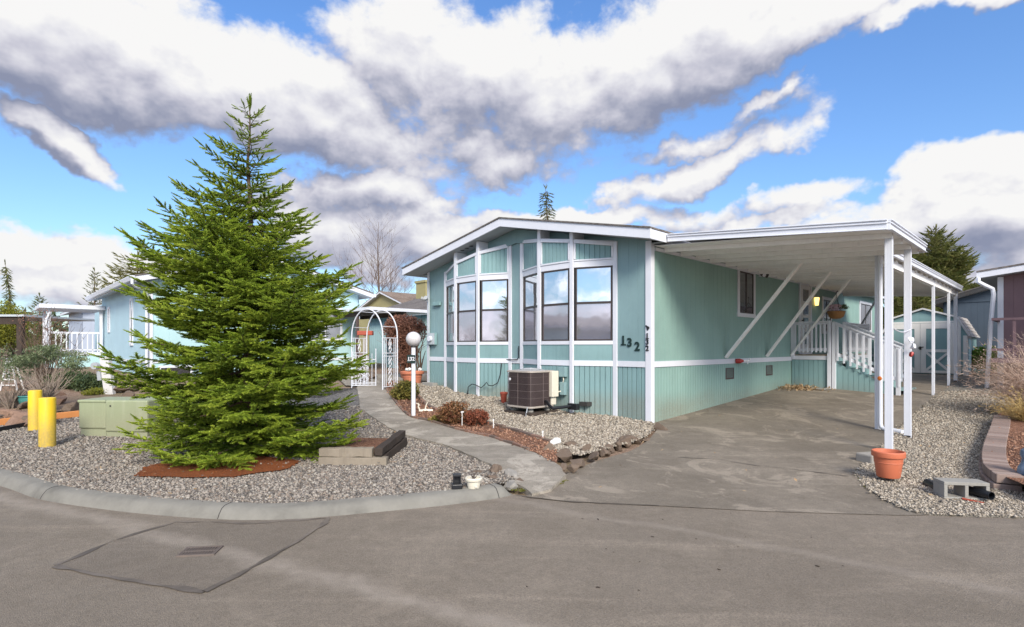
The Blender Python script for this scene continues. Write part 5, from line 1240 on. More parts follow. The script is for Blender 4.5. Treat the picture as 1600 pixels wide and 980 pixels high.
# ------------------------------------------------------------------ neighbour homes
def gable_home(name, o, x0, x1, y0, y1, zb, ze, pitch, along, mat, label, roofmat='shingle', oh=.45, trim='white', wall_z=None, ridge=None, fz=.20):
    """o = world origin of the local street frame; ridge runs along 'x' or 'y'"""
    root = empty(name, (o[0], o[1], 0), TH, label, 'house')
    mb = MB(); sp = .2
    if along == 'x': hs = (y1-y0)/2; rz_ = ze+pitch*hs; prof = [(y0, zb), (y1, zb), (y1, ze), ((y0+y1)/2, rz_), (y0, ze)]
    else: hs = (x1-x0)/2; rz_ = ze+pitch*hs; prof = [(x0, zb), (x1, zb), (x1, ze), ((x0+x1)/2, rz_), (x0, ze)]
    mid = (y0+y1)/2 if along == 'x' else (x0+x1)/2
    def zt(v): return rz_-pitch*abs(v-mid)
    if along == 'x':
        grooved(mb, (x0, y0), (x1, y0), zb, ze, sp, .008, .004); grooved(mb, (x1, y1), (x0, y1), zb, ze, sp, .008, .004)
        for a, b in ((y0, mid), (mid, y1)):
            grooved(mb, (x1, a), (x1, b), zb, lambda s, a=a: zt(a+s), sp, .008, .004); grooved(mb, (x0, y0+y1-a), (x0, y0+y1-b), zb, lambda s, a=a: zt(a+s), sp, .008, .004)
    else:
        grooved(mb, (x0, y1), (x0, y0), zb, ze, sp, .008, .004); grooved(mb, (x1, y0), (x1, y1), zb, ze, sp, .008, .004)
        for a, b in ((x0, mid), (mid, x1)):
            grooved(mb, (a, y0), (b, y0), zb, lambda s, a=a: zt(a+s), sp, .008, .004); grooved(mb, (x0+x1-a, y1), (x0+x1-b, y1), zb, lambda s, a=a: zt(a+s), sp, .008, .004)
    mb.build('wall', M[mat], root, fix=False)
    e0, e1 = (y0-oh, y1+oh) if along == 'x' else (x0-oh, x1+oh); g0, g1 = (x0-oh, x1+oh) if along == 'x' else (y0-oh, y1+oh)
    zo = lambda v: rz_-pitch*abs(v-mid)+fz
    def slab(mb, va, vb, ga, gb, lo, hi):
        def P(v, g_, z): return (g_, v, z) if along == 'x' else (v, g_, z)
        mb.hexa([P(va,ga,zo(va)+lo), P(vb,ga,zo(vb)+lo), P(vb,gb,zo(vb)+lo), P(va,gb,zo(va)+lo), P(va,ga,zo(va)+hi), P(vb,ga,zo(vb)+hi), P(vb,gb,zo(vb)+hi), P(va,gb,zo(va)+hi)])
    mb = MB(); slab(mb, e0, mid, g0-.02, g1+.02, -.04, 0); slab(mb, mid, e1, g0-.02, g1+.02, -.04, 0); rf = mb.build('roof', M[roofmat], root)
    mb = MB()
    for a, b in ((e0, mid), (mid, e1)): slab(mb, a, b, g0, g0+.03, -.20, -.042); slab(mb, a, b, g1-.03, g1, -.20, -.042)
    slab(mb, e0-.0, e0+.03, g0+.031, g1-.031, -.20, -.042); slab(mb, e1-.03, e1, g0+.031, g1-.031, -.20, -.042); mb.build('fascia', M[trim], rf)
    mb = MB()
    for a, b in ((e0+.031, mid), (mid, e1-.031)): slab(mb, a, b, g0+.031, g1-.031, -.20, -.185)
    mb.build('soffit', M['soffit'], rf)
    root['_'] = 0; del root['_']
    return root, zo
def wall_window(par, face, c, z0, z1, w, at, glass='glass_dark', mull=0, name='window', slider=False, trim=.08):
    """face 'y-' (front, at = y) or 'x+' (side, at = x); c = centre along the wall"""
    mb = MB(); 
    def B(s0, s1, o0, o1, a, b):
        if face == 'y-': mb.box(s0, s1, at-o1, at-o0, a, b)
        else: mb.box(at+o0, at+o1, s0, s1, a, b)
    a, b = c-w/2, c+w/2; mb.mat(0); B(a-trim, a, .001, .03, z0-trim, z1+trim); B(b, b+trim, .001, .03, z0-trim, z1+trim); B(a, b, .001, .031, z1, z1+trim); B(a, b, .001, .045, z0-trim, z0)
    for k in range(mull): z = z0+(z1-z0)*(k+1)/(mull+1); B(a+.001, b-.001, .004, .024, z-.02, z+.02)
    if slider: B(c-.02, c+.02, .004, .024, z0+.001, z1-.001)
    mb.mat(1); B(a+.001, b-.001, .002, .012, z0+.001, z1-.001); return mb.build(name, [M['white'], M[glass]], par)

NB = (-11.03, 16.5)
nb, zo = gable_home('neighbour_home', NB, -9.0, 0, 0, 7.0, .0, 3.62, .26, 'x', 'lightblue', 'pale blue single-storey home with white gutters left of the spruce', oh=.40)
# end wall overlaid in a slightly greener tone
mb = MB()
for a, b in ((0.1, 3.5), (3.5, 6.9)): grooved(mb, (.012, a), (.012, b), .1, lambda s, a=a: 3.62+.26*3.5-.26*abs(a+s-3.5)-.02, .3, .008, .004, .008)
mb.build('end_wall', M['lightteal'], nb, fix=False)
mb = MB(); mb.box(.013,.035,0.0,.11,.1,3.58); mb.box(-.10,.012,-.022,-.001,.1,3.6); mb.box(.021,.036,.12,6.9,1.10,1.2); mb.box(-9,-.11,-.02,-.001,1.10,1.17); mb.build('corner_trim', M['white'], nb)
wall_window(nb, 'x+', .72, .62, .95, .8, .021, 'glass_dark', 0, trim=.07)
for l, z0, z1, w, m_ in ((2.55, 1.72, 3.15, .36, 0), (7.15, 2.25, 3.1, .34, 2)): wall_window(nb, 'y-', -l, z0, z1, w, 0, 'glass_curtain', m_)
wall_window(nb, 'x+', 5.6, 1.9, 3.0, 1.2, .021, 'glass_curtain', 0, slider=True)
mb = MB(); ez = zo(-.4); mb.prism([(-.41,ez-.17),(-.50,ez-.17),(-.53,ez-.05),(-.53,ez-.03),(-.41,ez-.03)], 'x', -9.4, .42); mb.prism([(7.41,3.55),(7.50,3.55),(7.53,3.66),(7.41,3.68)], 'x', -9.4, .42)
gt = mb.build('gutter', M['white'], nb, bevel=.004)
mb = MB(); mb.tube([(.38,-.47,ez-.15),(.38,-.47,ez-.26),(.30,-.40,ez-.33),(.12,-.08,ez-.42),(.10,-.06,ez-.55),(.10,-.06,.6)], .04, 8); mb.build('downspout', M['white'], nb, smooth=True)
mb = MB(); mb.lathe([(0,.05),(.06,.05),(.07,0)], 14); o = mb.build('wall_vent', M['grey_metal'], nb); o.location = (-.95,-.005,1.13); o.rotation_euler = (R(90),0,0)
# its entry porch
po = empty('entry_porch', (NB[0], NB[1], 0), TH, 'small white railed porch with flat roof on the pale blue home', 'porch')
PX0, PX1, PY = -11.2, -8.3, -1.75
mb = MB(); mb.box(PX0+.5,PX1+.3,PY-.3,-.01,3.10,3.26); mb.build('roof', M['white'], po, bevel=.01)
mb = MB(); mb.box(PX0,PX1,PY,-.01,.3,1.25); mb.build('skirt', M['lightteal'], po)
mb = MB(); mb.box(PX0-.03,PX1+.03,PY-.03,-.0125,1.252,1.38); mb.build('deck', M['white'], po)
mb = MB()
for x, y in ((PX1, PY), (PX0+.6, PY), (PX1, -.12)): mb.box(x-.05,x+.05,y-.05,y+.05,1.381,3.10)
mb.build('post', M['white'], po)
mb = MB(); mb.box(PX1-.03,PX1+.03,PY+.055,-.175,2.12,2.20); mb.box(PX0+.055,PX1-.055,PY-.03,PY+.03,2.12,2.20); mb.box(PX1-.02,PX1+.02,PY+.055,-.175,1.45,1.50); mb.build('handrail', M['white'], po)
for k in range(9): y = PY+.2+k*.165; mb = MB(); mb.box(-.02,.02,-.02,.02,1.385,2.119); o = mb.build('baluster', M['white'], po); o.location = (PX1, y, 0)
for k in range(14): x = PX0+.2+k*.19; mb = MB(); mb.box(-.02,.02,-.02,.02,1.385,2.119); o = mb.build('baluster', M['white'], po); o.location = (x, PY, 0)
mb = MB(); mb.tube([(PX1+.1,PY+.05,2.97),(PX1+.08,PY+.0,2.85),(PX1+.07,PY-.08,2.7),(PX1+.07,PY-.08,.5)], .04, 8); mb.build('downspout', M['white'], po, smooth=True)
mb = MB(); mb.box(-9.3,-8.4,-.012,-.001,1.4,3.0) if 0 else mb.box(-9.9,-9.05,.0,.03,1.39,3.2); 
# recessed wall part beyond the porch with its door
nb2 = MB(); grooved(nb2, (-13.2, .25), (-9.0, .25), .0, 3.5, .2); nb2.build('wall', M['lightblue'], nb, fix=False)
wall_window(nb, 'y-', -10.6, 1.4, 3.0, .8, .25, 'glass_dark', 0, 'door')
mb = MB(); mb.box(-9.95,-9.85,-.25,-.15,2.1,2.5); 
# the grey blue home farther left
q = W(128, 560, 38)
n2, _ = gable_home('grey_home', (q.x, q.y), -8.2, 0, 0, 7.0, .5, 4.2, .22, 'x', 'greyblue', 'pale grey-blue home seen behind the railed porch at far left', oh=.5)
wall_window(n2, 'x+', 2.0, 2.4, 4.0, 1.6, 0, 'glass_dark', 1, slider=True)
q = W(48, 510, 27); lc = empty('flat_carport', (q.x, q.y, 0), 0, 'low flat dark-edged carport roof on brown post at the left frame edge', 'carport')
zt_ = EYE+(542-494)/F*27
mb = MB(); mb.box(-5.5,.1,-.5,4.5,zt_-.05,zt_+.05); mb.build('roof', M['soffit'], lc)
mb = MB(); mb.box(-5.4,.0,-.4,-.3,zt_-.42,zt_-.051); mb.build('beam', M['wood_dark'], lc)
mb = MB(); mb.box(-.3,-.05,-.45,-.25,.7,zt_-.421); mb.build('post', M['wood_dark'], lc)

# middle distance: pale home with patio cover behind the arch, olive two-storey house beyond
q = W(668, 560, 22); mh, _ = gable_home('patio_home', (q.x+.9, q.y), -6.4, 0, 0, 6.0, .3, 3.05, .30, 'x', 'lightteal', 'pale aqua home with dark shingle roof glimpsed behind the garden arch', oh=.35)
q = W(560, 500, 19.5); pc = empty('patio_cover', (q.x, q.y, 0), TH, 'flat white patio cover with dark underside behind the garden arch', 'patio cover')
mb = MB(); mb.box(-2.2,1.15,-.2,2.6,2.86,2.97); mb.build('roof', M['white'], pc); 
mb = MB(); mb.box(-2.1,1.1,.0,.12,2.70,2.859); mb.box(-2.1,1.1,1.2,1.3,2.70,2.859); mb.build('rafter', M['wood_dark'], pc)
mb = MB(); mb.box(-.02,.06,-.1,-.02,.4,2.69); mb.box(-2.0,-1.92,-.1,-.02,.4,2.69); mb.build('post', M['rust'], pc)
mb = MB(); mb.box(-2.1,1.1,2.4,2.45,.4,2.69); mb.build('wall', M['lightteal'], pc)
q = W(600, 480, 52)
oh_, _ = gable_home('olive_house', (q.x, q.y), -5.5, 5.2, 0, 8.0, .8, 4.9, .34, 'y', 'olive', 'olive two-storey house with brown roof and chimney far behind the arch', 'shingle_br', oh=.4)
ro = MB()
o2 = empty('olive_wing', (0,0,0)); COL.objects.unlink(o2); bpy.data.objects.remove(o2)
mb = MB(); mb.box(5.21,9.2,2.5,8.0,.8,4.6); mb.build('wing_wall', M['hedge'] if 0 else M['olive'], oh_)
mb = MB(); mb.hexa([(3.2,2.1,4.55),(9.8,2.1,4.55),(9.8,5.6,6.2),(3.2,5.6,6.2),(3.2,2.1,4.75),(9.8,2.1,4.75),(9.8,5.6,6.4),(3.2,5.6,6.4)]); mb.build('wing_roof', M['shingle_br'], oh_)
mb = MB(); mb.box(3.2,9.8,2.0,2.09,4.5,4.76); mb.build('wing_fascia', M['white'], oh_)
mb = MB(); mb.box(3.6,5.1,1.2,2.4,4.6,7.45); mb.box(3.5,5.2,1.1,2.5,7.45,7.65); mb.build('chimney', M['olive'], oh_)
wall_window(oh_, 'y-', 7.0, 3.0, 4.3, 1.5, 2.5, 'glass_curtain', 0, slider=True); wall_window(oh_, 'y-', 0.2, 3.3, 4.7, 1.3, 0, 'glass_curtain', 0, slider=True)

# vine on a trellis, big pot, bare stems near the arch
q = W(632, 590, 17.2); vn = empty('vine_bush', (q.x, q.y, H(17.2)), 0, 'rust-brown leafless climbing vine mounded behind the globe lamp', 'vine')
mb = twigs(MB(), (0,0,0), 1.9, .9, 60, .012, 3, 6, 4); mb.build('stems', M['vine'], vn, fix=False)
leafcloud('foliage', (0,0,1.45), (.68,.6,.55), 9000, .03, M['vine'], vn, 2, 26, elong=3.5); leafcloud('foliage', (.1,0,.8), (.32,.4,.7), 3000, .03, M['vine'], vn, 3, 14, elong=3.5)
q = G(644, 601, 0, HL); flowerpot(0, 0, .33, .38, 'wide terracotta planter with white stones behind the lamp post', 'terracotta', loc=q)
mb = MB(); 
for i in range(9): mb.rock((q.x+.22*math.cos(i*2.1), q.y+.22*math.sin(i*2.1), q.z+.43), (.06,.05,.045), 300+i)
o = mb.build('white_pebbles', M['whiterock']); o['kind'] = 'stuff'
for i, (x, y, w) in enumerate(((578, 592, .9), (566, 597, .6))):
    q = G(x, y, 0, HL); mb = MB(); mb.rock((0,0,.08), (w*.5, .25, .14), 330+i); o = mb.build('garden_rock', M['rock']); o.location = q; tag(o, ('long' if i == 0 else 'short')+' brown garden rock beyond the arch beside the patio wall', 'rock')
q = W(655, 590, 16.6); mb = twigs(MB(), (0,0,0), 1.2, .12, 5, .035, 8, 5, 1); o = mb.build('vine_stump', M['bark'], fix=False); o.location = (q.x, q.y, H(16.6)); tag(o, 'thick dark vine stems beside the left wall corner of the teal home', 'stump')
for i, (x, y) in enumerate(((664, 590),)):
    q = W(663, 605, 16.3); mb = MB(); mb.cbox((0,0,.12), (1.0,.5,.2), TH); o = mb.build('stone_step', M['concrete_old'], bevel=.02); o.location = (q.x, q.y, H(16.3)); tag(o, 'low concrete step at the left rear of the teal home', 'step')
q = W(571, 524, 17.2); mb = MB(); mb.prism([(-.24,-.1),(.24,-.1),(.24,.1),(-.24,.1)], 'z', 0, .14); o = mb.build('hanging_planter', M['red_clay'], bevel=.02); o.location = (q.x, q.y, q.z); 
mb = MB(); mb.box(-.05,.05,-.05,.05,-(q.z-H(17.2)),-.001); o2 = mb.build('post', M['wood_old'], o); tag(o, 'terracotta planter box on a post behind the garden arch', 'planter box')

# ------------------------------------------------------------------ left garden
slabs = []
rr = random.Random(5)
for i in range(34):
    px = rr.uniform(-20, 225); py = rr.uniform(607, 668)
    if 118 < px < 240 and py > 628: continue
    if px > 90 and py > 650: continue
    q = G(px, py, 0, HL); mb = MB(); w = rr.uniform(.22, .5); mb.rock((0,0,.08), (w, .2, .13), 500+i); o = mb.build('flagstone', M['rock'] if rr.random() < .5 else M['wood_slab']); o.location = q; o.rotation_euler = (0, 0, 0); o['kind'] = 'thing'
    tag(o, 'rough brown flagstone slab in the terraced garden behind the yellow bollards', 'flagstone', 'flagstone slabs terracing the left garden')
q0, q1 = G(-30, 668, 0, HL), G(124, 651, 0, HL); mb = MB(); mb.bar((q0.x,q0.y,q0.z+.06), (q1.x,q1.y,q1.z+.06), .09, .12); o = mb.build('lumber_edging', M['wood_orange'], bevel=.008); tag(o, 'long orange lumber board edging the garden behind the yellow bollards', 'board')
mb = MB(); q0, q1 = G(-30, 680, 0, HL), G(46, 666, 0, HL); mb.bar((q0.x,q0.y,q0.z+.03), (q1.x,q1.y,q1.z+.03), .03, .10); o = mb.build('border_edging', M['black']); tag(o, 'black plastic lawn edging strip in front of the orange board', 'edging')
q = G(52, 637, 0, HL); e = empty('glazed_pot', q, 0, 'round teal glazed pot behind the farther yellow bollard', 'plant pot')
mb = MB(); mb.lathe([(0,0),(.14,0),(.22,.08),(.25,.18),(.24,.23),(.27,.25),(.26,.27),(.22,.26),(.21,.2)], 32); mb.build('pot', M['tealpot'], e, smooth=True)
mb = MB(); mb.lathe([(0,.2),(.215,.2)], 20); mb.build('soil', M['soil'], e)
# cloud-pruned pine shrub, bare branches below
q = G(72, 646, 0, HL); ps = empty('pine_shrub', (q.x, q.y, q.z), 0, 'flat-topped pruned pine shrub with bare fanning branches behind the bollards', 'shrub')
mb = MB(); mb.tube([(0,0,0),(.02,0,.2),(-.02,.02,.38)], [.09,.07,.06], 8); mb = twigs(mb, (0,0,.28), .85, 1.0, 46, .011, 12, 6, 4, .2); mb.build('branches', M['bark_pale'], ps, fix=False)
for i, (x, z, w) in enumerate(((-.25,1.12,.42),(.25,1.18,.40),(.0,1.28,.34),(-.62,1.0,.3),(.6,1.02,.26))): leafcloud('foliage', (x, (i%2)*.2, z), (w, .35, .13), 750, .017, M['pinebush'], ps, i, 16, elong=4, up=.8)
q = G(15, 640, 0, HL); ps = empty('pine_shrub', (q.x, q.y, q.z), 0, 'loose blue-green pine shrub cut by the left frame edge', 'shrub')
mb = twigs(MB(), (0,0,0), .9, .7, 30, .012, 13, 6, 4); mb.build('branches', M['bark_pale'], ps, fix=False)
leafcloud('foliage', (-.1,0,.95), (.6,.5,.35), 1700, .018, M['pinebush'], ps, 5, 20, elong=4, up=.6)
q = W(70, 560, 14.5); e = empty('bare_shrub', (q.x, q.y, H(14.5)), 0, 'twiggy reddish leafless shrub rising behind the pruned pine', 'shrub')
mb = twigs(MB(), (0,0,0), 2.0, .9, 45, .012, 23, 6, 6); mb.build('branches', M['bark'], e, fix=False); leafcloud('buds', (0,0,1.75), (.8,.5,.4), 500, .02, M['vine'], e, 9, 20)
for i, (x, y, w, lab) in enumerate(((112, 607, .7, 'left dark low juniper in front of the railed porch'), (146, 610, .6, 'right dark low juniper beside the leaning meter post'))):
    q = G(x, y, 0, HL); e = empty('juniper', (q.x, q.y, q.z), 0, lab, 'shrub'); leafcloud('foliage', (0,0,.2), (w, .45, .28), 5200, .028, M['cedar_dk'], e, 20+i, 20, elong=3, zmin=.0); mb = twigs(MB(), (0,0,0), .3, .3, 12, .01, 5+i); mb.build('stems', M['bark'], e, fix=False)
q = G(172, 617, 0, HL); e = empty('meter_post', q, 0, 'leaning weathered white utility meter post beside the pale blue home', 'post'); e.rotation_euler = (0, R(-7), 0)
mb = MB(); mb.box(-.11,.11,-.06,.06,-.1,.95); mb.build('board', M['white_old'], e, bevel=.005)
mb = MB(); mb.box(-.20,-.111,-.1,.0,.38,.62); mb.build('meter_box', M['grey_metal'], e, bevel=.01); mb = MB(); mb.tube([(-.16,-.1,.75),(-.16,-.20,.75)], .085, 14); mb.build('meter_dial', M['grey_metal'], e)
q = G(128, 612, 0, HL); mb = MB(); mb.box(-.12,.12,-.1,.1,0,.26); o = mb.build('junction_pedestal', M['green_box'], bevel=.02); o.location = q; tag(o, 'small pale green cable pedestal in the garden soil left of the meter post', 'pedestal')
q = G(14, 612, 0, HL); e = empty('trellis', q, 0, 'narrow white wooden trellis tower in the left garden', 'trellis')
mb = MB()
for s in (-1, 1): mb.bar((s*.22,0,0),(s*.05,0,.85),.03,.03); mb.bar((s*.22,.2,0),(s*.05,.1,.85),.03,.03)
for z in (.15,.3,.45,.6,.75): w = .22-.2*z; mb.box(-w,w,-.02,.0,z,z+.03)
mb.build('frame', M['white_old'], e)
q = G(135, 630, 0, HL)
shrub('golden_plant', 148, 618, .3, .25, .10, 'low yellow-green plant beside the small green pedestal', 'hedge', 1300, .02, 31, cat='plant')
# far left trees
q = W(15, 520, 33); e = empty('clipped_hedge', (q.x-.8, q.y, H(33)), 0, 'rounded yellow-green hedge behind the flat carport at the left edge', 'hedge')
leafcloud('foliage', (0,0,1.9), (2.1,1.2,1.6), 15000, .07, M['hedge'], e, 44, 40, elong=1.4, spread=.2); mb = twigs(MB(), (0,0,0), 1.8, 1.2, 14, .03, 7); mb.build('stems', M['bark'], e, fix=False)
q = W(20, 520, 36); e = empty('weeping_conifer', (q.x, q.y, H(36)), 0, 'tall narrow weeping conifer with bent tip at the left edge', 'tree')
conifer(e, 6.2, lambda z, t: max(.15, .95*(1-z/6.2)**1.2), .3, 26, 5, 51, ('cedar',), tw=.28, step=.16, rise=lambda f: -.9, droop=.0, needles=8, trunk_r=.12, lean=(-.5, 0), sec=.4)
q = W(62, 500, 60); e = empty('fir_tree', (q.x, q.y, H(60)), 0, 'small yellow-green fir showing above the grey-blue home at far left', 'tree')
conifer(e, 6.2, lambda z, t: 2.2*(1-z/6.4), .3, 18, 6, 53, ('cedar',), tw=.4, step=.25, needles=7, trunk_r=.15)
q = W(148, 470, 60); e = empty('fir_tree', (q.x, q.y, H(60)), 0, 'pointed yellow-green fir top rising over the porch roof of the pale blue home', 'tree')
conifer(e, 9.0, lambda z, t: 2.6*(1-z/9.3), .3, 20, 6, 54, ('cedar',), tw=.4, step=.25, needles=7, trunk_r=.18)
q = W(215, 400, 40); e = empty('pine_tree', (q.x, q.y, H(40)), 0, 'olive-brown pine crown showing over the pale blue home left of the spruce', 'tree')
conifer(e, 7.3, lambda z, t: 2.4*(1-(z/7.5)**7), 4., 10, 8, 55, ('olive_cedar',), tw=.45, step=.3, rise=lambda f: .15, dens=1.0, needles=7, trunk_r=.18)
# bare birch beyond the olive house
q = W(592, 470, 62); e = empty('bare_birch', (q.x, q.y, H(62)), 0, 'tall leafless birch with fine upswept twigs behind the olive house', 'tree')
bare_tree(e, 14.8, 4, .16, 40, .36, 'bark')
q = W(612, 470, 70); e = empty('bare_birch', (q.x, q.y, H(70)), 0, 'smaller leafless birch just right of the tall one', 'tree')
bare_tree(e, 13.0, 9, .11, 24, .28, 'bark')
# treetop behind the main roof and the fir behind the carport
q = W(861, 400, 40); e = empty('cypress_tree', (q.x, q.y, H(40)), 0, 'thin ragged conifer tip poking above the ridge of the teal home', 'tree')
conifer(e, 12.3, lambda z, t: .75*(1-(z/12.8)**2.5)+.22, .5, 50, 5, 61, ('cedar',), tw=.36, step=.26, rise=lambda f: -.6, droop=0, needles=7, trunk_r=.2, lean=(-.4, 0))
q = W(1462, 480, 36); e = empty('cedar_tree', (q.x, q.y, H(36)), 0, 'broad olive green cedar behind the carport and the shed', 'tree')
conifer(e, 8.4, lambda z, t: 3.0*(1-(z/8.6)**2.6), .6, 30, 10, 62, ('olive_cedar', 'cedar'), tw=.42, step=.17, dens=1.5, rise=lambda f: .1+.4*f, droop=.2, needles=8, trunk_r=.25)
q = W(1412, 480, 30); e = empty('cedar_tree', (q.x, q.y, H(30)), 0, 'lower bushy cedar left of the broad one, seen between the carport posts', 'tree')
conifer(e, 5.6, lambda z, t: 2.1*(1-(z/5.9)**1.8), .3, 20, 8, 63, ('olive_cedar', 'cedar'), tw=.40, step=.17, dens=1.4, needles=8, trunk_r=.2)
# horizon treeline
r_ = np.random.default_rng(9); TV = []
for k in range(420):
    x = r_.uniform(-420, 420); y = r_.uniform(230, 330); h = r_.uniform(9, 17); w = r_.uniform(2.5, 5); n = 40
    zz = r_.random(n)**.8; a = r_.uniform(0, 6.28, n); rr2 = w*(1-zz**1.4)*r_.uniform(.4, 1, n)
    c = np.stack([x+rr2*np.cos(a), y+rr2*np.sin(a), 1+zz*h], 1); s = r_.uniform(.6, 1.6, (n, 1))
    for q in range(3): TV.append((c+r_.normal(0, 1, (n, 3))*s).reshape(n, 1, 3)) if 0 else None
    T3 = c[:, None]+r_.normal(0, 1, (n, 3, 3))*s[:, None]; TV.append(T3.reshape(-1, 3))
V = np.concatenate(TV); V[:, 2] = np.maximum(V[:, 2], .9); tl = np_mesh('treeline', V, np.arange(len(V)).reshape(-1, 3), M['cedar_dk']); tl['kind'] = 'stuff'

# ------------------------------------------------------------------ right side
RB = (13.15, 14.7)
mv, mzo = gable_home('mauve_home', RB, 0, 8.0, 0, 4.0, .2, 3.50, .12, 'y', 'mauve', 'mauve-brown home with white gutter and railing at the right frame edge', oh=.42)
mb = MB(); mb.box(-.022,.10,-.024,-.001,.3,3.48); mb.box(-.024,-.001,.0,.1,.3,3.48); mb.build('corner_trim', M['white'], mv)
mb = MB(); 
for k in range(12): mb.box(.35+k*.62,.41+k*.62,-1.25,-1.19,1.3,2.27)
mb.box(-.05,8,-1.27,-1.17,2.27,2.33); mb.box(-.05,8,-1.25,-1.2,1.5,1.56); mb.box(-.05,8,-1.3,-.03,1.2,1.3); mb.box(-.05,.03,-1.25,-.03,2.27,2.33)
mb.build('porch_railing', M['mauve'], mv)
ez = mzo(-.42)
mb = MB(); mb.tube([(-.38,-.40,ez-.2),(-.38,-.42,ez-.30),(-.25,-.36,ez-.40),(-.10,-.30,ez-.50),(-.08,-.30,ez-.65),(-.14,-.30,2.2),(-.22,-.34,.35)], .052, 8); mb.build('downspout', M['white'], mv, smooth=True)
mb = MB(); mb.box(.9,8.4,-2.2,-.45,3.66,3.80); mb.box(.82,8.4,-2.30,-2.201,3.66,3.84); mb.tube([(1.0,-2.25,3.66),(1.02,-2.22,3.5),(1.15,-2.0,3.35),(1.2,-1.9,3.0),(1.2,-1.9,.4)], .05, 8); mb.build('porch_roof', M['white'], mv)
nv = loc2w(1.7, 20.0); nh, _ = gable_home('slate_home', (nv.x, nv.y), 0, 9.0, 0, 12.0, .3, 3.45, .30, 'y', 'navy', 'slate blue home with dark fascia behind the garden shed', oh=.35, trim='iron')
mb = MB(); mb.box(0,9.0,-.03,-.002,3.42,3.47); mb.build('belt_trim', M['navy'], nh)
# lime plant by the shed corner
q = G(1541, 583); e = empty('fern_plant', (q.x, q.y, q.z), 0, 'lime green leafy plant between the shed corner and the mauve home', 'plant')
leafcloud('foliage', (0,0,.45), (.5,.4,.5), 1800, .06, M['limegreen'], e, 71, 14, elong=3, zmin=.0, up=.5); mb = twigs(MB(), (0,0,0), .8, .4, 16, .008, 9); mb.build('stems', M['bark'], e, fix=False)
q = G(1538, 590); mb = MB(); mb.lathe([(0,0),(.16,0),(.2,.1),(.19,.24),(.14,.26),(0,.26)], 18); o = mb.build('hose_reel', M['tealpot'], smooth=True); o.location = q; tag(o, 'small round teal tub on the gravel at the right corner of the shed', 'tub')

# block retaining wall, bed and dry shrub
wl_px = [(1529,746),(1530,724),(1536,702),(1545,680),(1548,660)]
def hgt2(y): return H(y)
fr = [Vector(p) for p in ((9.5,5.45),(7.4,5.3),(6.1,5.2),(5.4,5.2))]+outline([(1600,789),(1577,780),(1556,770),(1540,758)])+outline([(1531,745),(1531,724),(1537,703),(1545,682),(1550,664)])
LWc = smooth_line([tuple(p) for p in fr], 6); LWc = densify(LWc, .155, False)
rw = empty('retaining_wall', (LWc[0][0], LWc[0][1], 0), 0, 'low curved wall of reddish concrete blocks around the right garden bed', 'wall')
for lay, nm in ((0, 'block_course'), (1, 'cap_course')):
    mb = MB(); rr = random.Random(lay)
    for i in range(len(LWc)-1):
        A_, B_ = np.array(LWc[i]), np.array(LWc[i+1]); d = B_-A_; l = np.linalg.norm(d)
        if l < .05: continue
        n = np.array([d[1], -d[0]])/l; m_ = (A_+B_)/2+n*(.12+lay*.02)*1.0; z = H(m_[1])-.02
        w = .235 if lay else .25
        c = Vector((m_[0]-LWc[0][0], m_[1]-LWc[0][1], z+(.055 if lay == 0 else .165)))
        mb.cbox(c, (l*(.93), w, .10), math.atan2(d[1], d[0])+rr.uniform(-.04, .04), (rr.uniform(-.02,.02), rr.uniform(-.02,.02)))
    mb.build(nm, M['paver'], rw, bevel=.008)
bedp = [tuple(np.array(p)+np.array([.13, .05])) for p in LWc]+[(12, 12.5), (14, 9), (9.6, 5.7)]
sheet('bark_bed', bedp, M['bark_mulch'], .17, H)
stones('bark_chips', bedp, (5.5, 8, 5.5, 10), 900, .014, bpy.data.materials['bark_chip_pieces'], .17)
def dryshrub(root, n, h, w, seed, mat):
    r = np.random.default_rng(seed); V = []
    for i in range(n):
        a = r.uniform(0, 6.28); b = np.array([math.cos(a), math.sin(a), 0])*w*.3*r.random(); L = h*r.uniform(.5, 1.1); d = np.array([math.cos(a)*r.uniform(.1,.9), math.sin(a)*r.uniform(.1,.9), 1.]); d /= np.linalg.norm(d); p = b.copy(); wd_ = r.uniform(.003, .007); sg = 6
        side = np.cross(d, r.normal(size=3)); side /= np.linalg.norm(side)
        for k in range(sg):
            d2 = d+r.normal(0, .16, 3)+np.array([math.cos(a)*.05, math.sin(a)*.05, -.05*k]); d2 /= np.linalg.norm(d2); q = p+d2*L/sg; w0, w1 = wd_*(1-k/sg*.8), wd_*(1-(k+1)/sg*.8)
            V += [p-side*w0, p+side*w0, q+side*w1, q-side*w1]
            if k > 0 and r.random() < .8:
                for e in range(2):
                    dd = d2+r.normal(0, .6, 3); dd /= np.linalg.norm(dd); ln = r.uniform(.06, .22)*h*.5; s3 = np.cross(dd, r.normal(size=3)); s3 /= np.linalg.norm(s3); q2 = q+dd*ln
                    V += [q-s3*.0025, q+s3*.0025, q2+s3*.0015, q2-s3*.0015]
                    if r.random() < .2: t_ = .012; V += [q2-s3*t_, q2+dd*t_, q2+s3*t_, q2-dd*t_]
            p = q; d = d2
    V = np.array(V); np_mesh('stems', V, np.arange(len(V)).reshape(-1, 4), M[mat], root)
q = G(1590, 652, .1); e = empty('dry_shrub', (q.x+.85, q.y+.2, H(q.y)+.15), 0, 'large tangled straw-pink dormant shrub in the right garden bed', 'shrub'); dryshrub(e, 1500, 1.5, 1.2, 81, 'dry')
q = G(1583, 664, .1); e = empty('ornamental_grass', (q.x+.3, q.y, H(q.y)+.14), 0, 'golden dry grass clump at the foot of the dormant shrub', 'grass clump'); dryshrub(e, 420, .6, .7, 82, 'drygrass')
